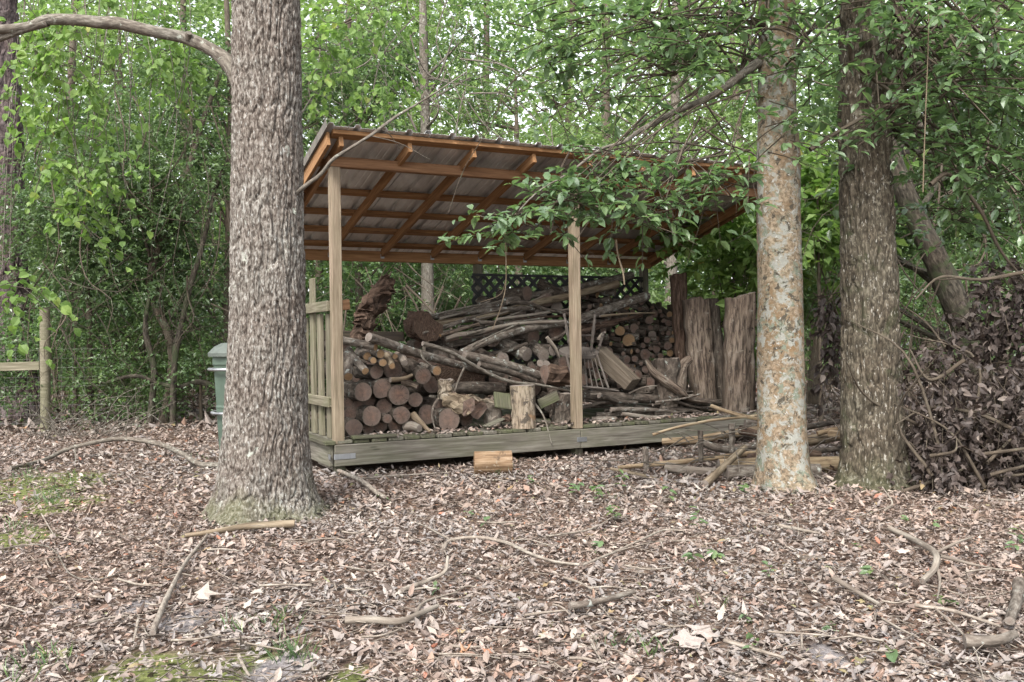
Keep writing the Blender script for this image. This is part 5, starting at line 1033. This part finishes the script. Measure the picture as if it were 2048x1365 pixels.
mb = MB(); tube(mb, smooth_line([at(1232, 480, 6.), at(1236, 510, 6.), at(1246, 545, 6.), at(1249, 570, 6.)], 10), [.008, .005], 6); obj('hanging_twig', mb, B_BARE, None, 'short pale bare twig dangling before the right part of the shed roof', 'twig'); mb = MB(); tube(mb, smooth_line([at(1010, 440, 5.8), at(1012, 560, 5.8), at(1003, 610, 5.8), at(985, 660, 5.8)], 14), [.004, .002], 5)
tube(mb, smooth_line([at(1012, 560, 5.8), at(1000, 590, 5.8), at(960, 605, 5.85)], 8), [.003, .001], 4)
obj('hanging_twig', mb, B_BARE, None, 'long thin bare twig dangling before the lattice', 'twig')

# ------------------------------------------------------------------ lime leaved vine on the left
vine = empty('grape_vine', at(150, 830, 11.5) * [1, 1, 0], 'lime green broad leaved vine hanging down through the trees at the upper left', 'vine')
l_, t_, O = spray_crown([E(120, 150, 10.5, 110, .8, 110), E(190, 320, 10.5, 90, .6, 90), E(120, 60, 10.4, 60, .6, 50), E(250, 60, 10.6, 110, .7, 60), E(150, 440, 10.5, 40, .4, 60), E(330, 110, 10.8, 60, .5, 80), E(10, 580, 9.2, 60, .5, 40), E(640, 100, 12, 80, .5, 90), E(720, 30, 12, 110, .6, 50), E(780, 170, 12.5, 70, .5, 50)], 330, 7, .10, .085, 4, 51, .4, .8, .46, 1.6, twig=150, hang=.3, flat=1.1)
for k in range(26):
    x = random.uniform(30, 380); y0 = random.uniform(-60, 50); ln = random.uniform(200, 560); tube(t_, smooth_line([at(x, y0, 10.7), at(x + random.uniform(-30, 30), y0 + ln * .5, 10.7), at(x + random.uniform(-60, 60), y0 + ln, 10.8)], 12), .005, 4)
props(obj('foliage', l_, L_LIME, vine), kind='stuff'); props(obj('stem', t_, B_TWIG, vine), kind='stuff')

# ------------------------------------------------------------------ understory trees and shrubs
def under(px, Y, h, blobs, n, per, ln, wd, mat, label, name='understory_tree', r0=.05, lean=(0, 0), nst=7, seed=0, tw=50, cat='tree', group=None, thr=.44, freq=1.1, bmat=None, length=.55, trunkpts=None):
    b = at(px, 700, Y); b[2] = 0; root = empty(name, b, label, cat, group)
    ells = []
    for (dx, z, rx, rz) in blobs: ells.append([b[0] + dx, b[1] + random.uniform(-.4, .4), z, rx, rx * .8, rz])
    l, t, O = spray_crown(ells, int(n * 1.08), per, ln * 1.38, wd * 1.55, 2, seed, length, .22, thr - .05, freq, twig=int(tw * .7), flat=.8)
    tr = MB()
    if trunkpts: P = [at(*q) for q in trunkpts]; P[0][2] = min(P[0][2], 0.05)
    else: P = [b, b + [lean[0] * .3, 0, h * .35], b + [lean[0] * .7, lean[1] * .5, h * .7], b + [lean[0], lean[1], h]]
    tp = smooth_line(P, 24); tube(tr, tp, [r0 * 1.25, r0, r0 * .75, r0 * (.5 if trunkpts else .07)], 10, wob=.15, seed=seed)
    lm = MB()
    for q in O[rng.permutation(len(O))[:nst]]:
        s = tp[np.argmin(np.abs(tp[:, 2] - max(.3, q[2] - random.uniform(.3, 1.4))))]; m = (s + q) / 2 + rng.normal(size=3) * .15 + [0, 0, .1]
        pl = smooth_line([s, m, q], 9); tube(lm, pl, [r0 * .35, r0 * .2, .004], 5)
        for _ in range(2): i_ = random.randint(3, 7); tube(lm, [pl[i_], pl[i_] + rng.normal(size=3) * .35], [.006, .002], 3)
    obj('trunk', tr, bmat or B_STEM, root); props(obj('limb', lm, bmat or B_STEM, root), kind='stuff') if nst > 3 else obj('limb', lm, bmat or B_STEM, root)
    props(obj('crown', l, mat, root), kind='stuff')
    if tw: props(obj('twig', t, B_TWIG, root), kind='stuff')
    return root
def blobs(n, dx, z0, z1, rx, rz): return [(random.uniform(-dx, dx), random.uniform(z0, z1), rx * random.uniform(.7, 1.3), rz * random.uniform(.7, 1.3)) for _ in range(n)]
T = under
T(320, 13.5, 4.5, blobs(9, 1.5, 1.6, 5.5, .8, .6), 1100, 14, .055, .024, L_DARK, 'dark small leaved tree with crooked leaning trunks left of the oak', r0=.06, nst=16, seed=1, trunkpts=[(330, 790, 13.5), (345, 700, 13.5), (300, 560, 13.5), (360, 400, 13.5), (400, 260, 13.6), (450, 120, 13.8)])
T(180, 13.8, 4., blobs(8, 1.2, 1.1, 4.2, .8, .55), 1000, 14, .055, .025, L_DARK, 'dense dark shrub right behind the fence post', name='shrub', cat='shrub', r0=.04, nst=14, seed=2)
T(420, 14.2, 5.5, blobs(8, 1.1, 1.7, 5.5, .75, .6), 800, 14, .055, .025, L_DARK, 'thin dark tree with a straight trunk seen just left of the oak', r0=.065, nst=12, seed=3, trunkpts=[(455, 800, 14), (456, 650, 14), (458, 450, 14), (462, 250, 14), (455, 50, 14), (450, -60, 14)])
T(110, 17, 5., blobs(8, 1.6, .9, 5.5, 1., .8), 800, 14, .065, .032, L_MID, 'green bush beyond the pine at the left edge', name='shrub', cat='shrub', r0=.04, nst=10, seed=4)
T(-160, 17, 5., blobs(7, 1.2, .9, 5.5, .9, .8), 600, 14, .065, .032, L_MID, 'green bush left of the pine trunk', name='shrub', cat='shrub', r0=.04, nst=8, seed=5)
T(560, 15.5, 6., blobs(8, 1.5, 1.2, 6, .9, .7), 800, 14, .06, .028, L_MID, 'small leaved tree directly behind the oak', r0=.06, nst=14, seed=6)
T(720, 17, 6., blobs(9, 1.9, 1.2, 6.5, .9, .6), 900, 14, .06, .028, L_MID, 'airy twiggy tree rising behind the left end of the shed', r0=.07, nst=24, tw=220, seed=7, thr=.47)
T(857, 16, 9.5, blobs(6, 1.3, 3.4, 6.5, .8, .6), 450, 13, .06, .03, L_MID, 'pale barked slim tree seen under the shed roof left of the lattice', r0=.095, bmat=B_TWIG, nst=12, seed=8, thr=.48)
T(760, 18.5, 3., blobs(8, 1.8, .5, 2.8, .9, .5), 800, 14, .06, .03, L_DARK, 'low thicket behind the shed seen under its roof at the left', name='shrub', cat='shrub', r0=.03, nst=18, seed=9)
T(1000, 19, 3.4, blobs(8, 2.0, .6, 3.2, 1., .6), 750, 14, .06, .03, L_MID, 'low green thicket behind the lattice', name='shrub', cat='shrub', r0=.03, nst=14, seed=10)
T(1250, 18, 3.4, blobs(8, 1.8, .6, 3.4, .9, .6), 750, 14, .06, .03, L_DARK, 'dark thicket behind the back right post of the shed', name='shrub', cat='shrub', r0=.03, nst=14, seed=11)
T(1430, 13.5, 3.6, blobs(8, .9, 1.3, 3.3, .7, .5), 800, 13, .065, .033, L_FAR, 'leafy shrub behind the standing slabs at the shed right end', name='shrub', cat='shrub', r0=.035, nst=12, seed=12)
T(1470, 11.5, 3., [(0, 2.3, .7, .4), (.3, 2.9, .6, .4), (-.3, 2.7, .5, .3), (.2, 1.9, .5, .3)], 230, 9, .11, .06, L_LIME, 'broad leaved sapling beside the roof edge left of the lichen tree', name='sapling', r0=.025, nst=8, seed=13, tw=30)
T(1640, 15, 5., blobs(8, 1.0, 1.5, 5.5, .8, .6), 750, 13, .065, .034, L_MID, 'green tree seen in the gap between the lichen tree and dark tree', r0=.08, nst=14, seed=14, trunkpts=[(1625, 800, 15), (1635, 650, 15), (1660, 560, 15), (1690, 470, 15), (1750, 300, 15), (1800, 100, 15)])
T(1640, 10.8, 3.4, [(0, 2.4, .45, .5), (.1, 3., .5, .4)], 120, 9, .12, .06, L_LIME, 'bright broad leaved sapling between the two right hand trees', name='sapling', r0=.02, nst=5, seed=15, tw=16)
T(1650, 20, 2.4, blobs(7, 1.4, .5, 2.2, .9, .5), 600, 13, .06, .03, L_MID, 'low green bushes far behind the gap of the right trees', name='shrub', cat='shrub', r0=.025, nst=10, seed=16)
T(1850, 12.5, 5.5, blobs(9, 1.2, 1.8, 6, .8, .6), 850, 13, .065, .035, L_MID, 'leafy tree with a thick leaning trunk behind the dark tree', r0=.13, nst=14, seed=17, bmat=B_DARK, trunkpts=[(1985, 830, 10), (1935, 670, 10), (1880, 540, 10), (1825, 420, 10), (1790, 330, 10), (1740, 180, 10.2), (1720, 0, 10.4)])
T(2000, 14, 4.5, blobs(9, 1.4, 1.1, 5.2, .9, .6), 850, 13, .065, .034, L_DARK, 'dark leafy tree behind the withered brush at the right', r0=.06, nst=16, seed=18)
T(2180, 13, 5., blobs(8, 1.3, 1., 5.5, .9, .7), 650, 13, .07, .036, L_MID, 'tree just past the right edge behind the brush', r0=.06, nst=10, seed=19)
T(1850, 21, 3., blobs(8, 2., .5, 3., 1., .6), 700, 13, .065, .032, L_MID, 'low bushes far behind the leaning trunk', name='shrub', cat='shrub', r0=.03, nst=10, seed=20)
T(430, 20, 3., blobs(8, 2.2, .5, 3., 1., .6), 750, 13, .065, .032, L_MID, 'low bushes far behind the trash can', name='shrub', cat='shrub', r0=.03, nst=10, seed=21)
T(230, 17, 2.2, blobs(7, 1.5, .5, 2., .8, .4), 650, 13, .06, .03, L_MID, 'low bush behind the brush heap at the left', name='shrub', cat='shrub', r0=.03, nst=16, seed=22)
T(1040, 22, 8., blobs(8, 2.4, 3.8, 7., 1.1, .7), 600, 13, .08, .04, L_FAR, 'light green tree beyond the middle of the shed roof', r0=.09, nst=20, tw=120, seed=23, thr=.48)
T(1290, 19, 8., blobs(9, 2., 3.6, 8., 1., .7), 700, 13, .075, .038, L_FAR, 'light green tree with a grey trunk beyond the roof, left of the lichen tree', r0=.11, bmat=B_TWIG, nst=20, tw=120, seed=24, thr=.47, trunkpts=[(1330, 760, 19), (1345, 500, 19), (1350, 250, 19), (1352, 0, 19), (1350, -80, 19)])
T(640, 24, 9., blobs(9, 2.5, 3., 10, 1.3, .9), 700, 13, .09, .045, L_FAR, 'bright green tree far beyond the left end of the roof', r0=.1, nst=18, seed=25)
T(250, 22, 9., blobs(9, 2.5, 3., 9.5, 1.3, .9), 700, 13, .085, .045, L_FAR, 'bright green tree far behind the vine at the left', r0=.1, nst=18, seed=26)
T(150, 13.6, 1.6, blobs(6, .8, .35, 1.5, .5, .3), 420, 12, .045, .024, L_MID, 'low leafy bush close behind the brush heap', name='shrub', cat='shrub', r0=.02, nst=6, seed=31)
T(290, 14.6, 1.8, blobs(6, .9, .35, 1.7, .5, .3), 420, 12, .045, .024, L_FAR, 'low pale green bush between the fence post and the trash can', name='shrub', cat='shrub', r0=.02, nst=6, seed=32)
T(400, 13.4, 1.5, blobs(5, .5, .3, 1.5, .45, .3), 300, 12, .045, .024, L_MID, 'low leafy bush close behind the trash can', name='shrub', cat='shrub', r0=.02, nst=5, seed=33)
T(-90, 13.4, 1.2, blobs(4, .5, .3, 1.0, .4, .25), 200, 12, .045, .024, L_MID, 'low leafy bush left of the pine foot', name='shrub', cat='shrub', r0=.02, nst=4, seed=34)
# bare stems and vines tangled at mid distance
def tangle(name, x0, x1, y0, y1, Y0, Y1, n, r, label, vert=.5, mat=B_TWIG, L=(120, 420)):
    mb = MB()
    for k in range(n):
        x, y, Y = random.uniform(x0, x1), random.uniform(y0, y1), random.uniform(Y0, Y1); a = random.gauss(math.pi / 2, .7) if random.random() < vert else random.uniform(0, math.pi); l = random.uniform(*L); rr = r * random.choice([.5, .7, 1, 1, 1.8])
        pts = []; 
        for j in range(5): pts.append(at(x, y, Y)); x += math.cos(a) * l / 4; y += math.sin(a) * l / 4; a += random.gauss(0, .45); Y += random.uniform(-.12, .12)
        pts = [p if p[2] > .02 else np.array([p[0], p[1], .02]) for p in pts]
        pl = smooth_line(pts, 12); tube(mb, pl, [rr, rr * .7, rr * .35], 4)
        for _ in range(3): i_ = random.randint(1, 10); d = rng.normal(size=3) * [.3, .1, .3]; tube(mb, smooth_line([pl[i_], pl[i_] + d * .5 + rng.normal(size=3) * .04, pl[i_] + d], 4), [rr * .35, .0015], 3)
    obj(name, mb, mat, None, label, 'vines', kind='stuff')
tangle('stem_tangle', 60, 460, 60, 640, 11.8, 13.4, 70, .007, 'tangle of thin bare grey stems and vines left of the oak', .5, B_STEM)
tangle('stem_tangle', 600, 960, -20, 200, 13, 16, 60, .008, 'tangle of bare twigs over the left end of the shed roof')
tangle('stem_tangle', 120, 460, 480, 700, 12, 14, 40, .008, 'dark stems standing behind the trash can and fence', .8, B_DARK, (120, 260))
tangle('stem_tangle', 690, 950, 480, 600, 13, 16, 24, .012, 'bare stems behind the shed seen under its roof', .7, B_STEM, (120, 260))
tangle('stem_tangle', 1600, 2048, 150, 650, 9, 12, 46, .009, 'thin bare stems among the leaves at the right', .6, B_STEM)
tangle('stem_tangle', 1100, 1540, 60, 300, 7.5, 10, 30, .007, 'thin bare twigs among the leaves above the right end of the roof', .4, B_STEM)
tangle('stem_tangle', 0, 460, 640, 800, 15, 20, 80, .012, 'thin upright stems of the far thicket at the left', .9, B_STEM, (100, 260))
tangle('stem_tangle', 1600, 2048, 560, 760, 15, 21, 70, .012, 'thin upright stems of the far thicket at the right', .9, B_STEM, (100, 260))
# crooked dark stems low on the left
for pts, r, lb in [([(300, 800, 12.9), (308, 740, 12.9), (290, 660, 12.9), (300, 590, 13)], .05, 'short dark crooked trunk behind the brush heap'),
                   ([(345, 790, 12.7), (350, 715, 12.7), (365, 640, 12.8), (385, 560, 12.8), (410, 470, 12.9), (430, 380, 13), (470, 290, 13)], .045, 'dark leaning stem crossing toward the oak'),
                   ([(445, 782, 12.9), (400, 764, 12.9), (360, 774, 12.8), (320, 768, 12.9), (270, 752, 12.8), (215, 765, 12.9)], .045, 'low dark limb lying level behind the trash can')]:
    P = [at(*q) for q in pts]; P[0][2] = min(P[0][2], .1) if pts[0][1] > 785 else P[0][2]; mb = MB(); tube(mb, smooth_line(P, 26), [r, r * .8, r * .5], 10, wob=.2, seed=4); obj('crooked_stem', mb, B_DARK, None, lb, 'tree stem')
# ------------------------------------------------------------------ far woods
def far_woods(seed, Y0, Y1, n, zlo, zhi, sz, mat, label, gap=None, thr=.46, xr=.72, freq=.35):
    mb = MB(); r_ = np.random.default_rng(seed); Y = Y0 + (Y1 - Y0) * r_.random(n * 3); X = (r_.random(n * 3) * 2 - 1) * Y * xr; Z = zlo + (zhi(Y) - zlo) * r_.random(n * 3)
    k = vn(X * freq + seed, Y * freq, Z * freq * 1.4) + .25 * (vn(X * freq * 4, Y * freq * 4, Z * freq * 5) - .5) > thr
    if gap is not None:
        px = 1024 + X / Y * F; py = 682 - (Z - CAMZ) / Y * F
        for gx_, gy_, gr_ in gap: k &= ~(((px - gx_) / gr_) ** 2 + ((py - gy_) / gr_ / .7) ** 2 < (.6 + .8 * vn(X * 2, Y * .1, Z * 2)) ** 2)
    X, Y, Z = X[k][:n], Y[k][:n], Z[k][:n]; m = len(X); P = np.stack([X, Y, Z], -1); D = nrm(r_.normal(size=(m, 3)) * [1, 1, .5] - [0, 0, .3]); N = nrm(r_.normal(size=(m, 3)) * .55 + [0, 0, 1.])
    s = sz * (.6 + .8 * r_.random(m)); leaves(mb, P, D, N, s, s * .6, r_.random(m), kind=2); obj('far_woods', mb, mat, None, label, 'woods', kind='stuff')
far_woods(1, 22, 31, 85000, .1, lambda Y: np.minimum(5.8, Y * .24), .19, L_MID, 'green undergrowth far behind the shed', thr=.36)
far_woods(2, 30, 46, 95000, .5, lambda Y: Y * .46, .27, L_FAR, 'pale green canopy of the far woods', gap=[(955, 55, 55), (1225, 40, 40), (900, 90, 30), (1290, 150, 25)], thr=.40)
far_woods(3, 48, 75, 38000, .5, lambda Y: Y * .40, .52, L_FAR, 'green backdrop of the farthest trees with haze painted into the leaves', thr=.36, freq=.2)
FT = ['left of the limb of the lichen tree', 'above the middle of the roof', 'above the left end of the roof', 'just left of the lichen tree', 'behind the leaning tree on the right', 'behind the lime green vine', 'just right of the oak', 'above the middle post', 'left of the oak', 'near the right edge']
for k, (px, Y, r, y1) in enumerate([(1240, 26, .14, -60), (975, 34, .14, -60), (700, 27, .11, -60), (1480, 24, .12, -60), (1860, 24, .14, -60), (140, 25, .12, -60), (560, 22, .1, -60), (1130, 38, .15, -60), (380, 30, .13, -60), (2000, 28, .15, -60)]):
    b = at(px, 700, Y); b[2] = 0; t = at(px + random.uniform(-30, 30), y1, Y); mb = MB(); tube(mb, smooth_line([b, (b + t) / 2 + [random.uniform(-.2, .2), 0, 0], t], 14), [r * 1.2, r, r * .7], 10, wob=.1, seed=k)
    o = obj('far_trunk', mb, B_STEM, None, 'slender grey trunk in the far woods ' + FT[k], 'tree', 'slender trunks in the far woods')
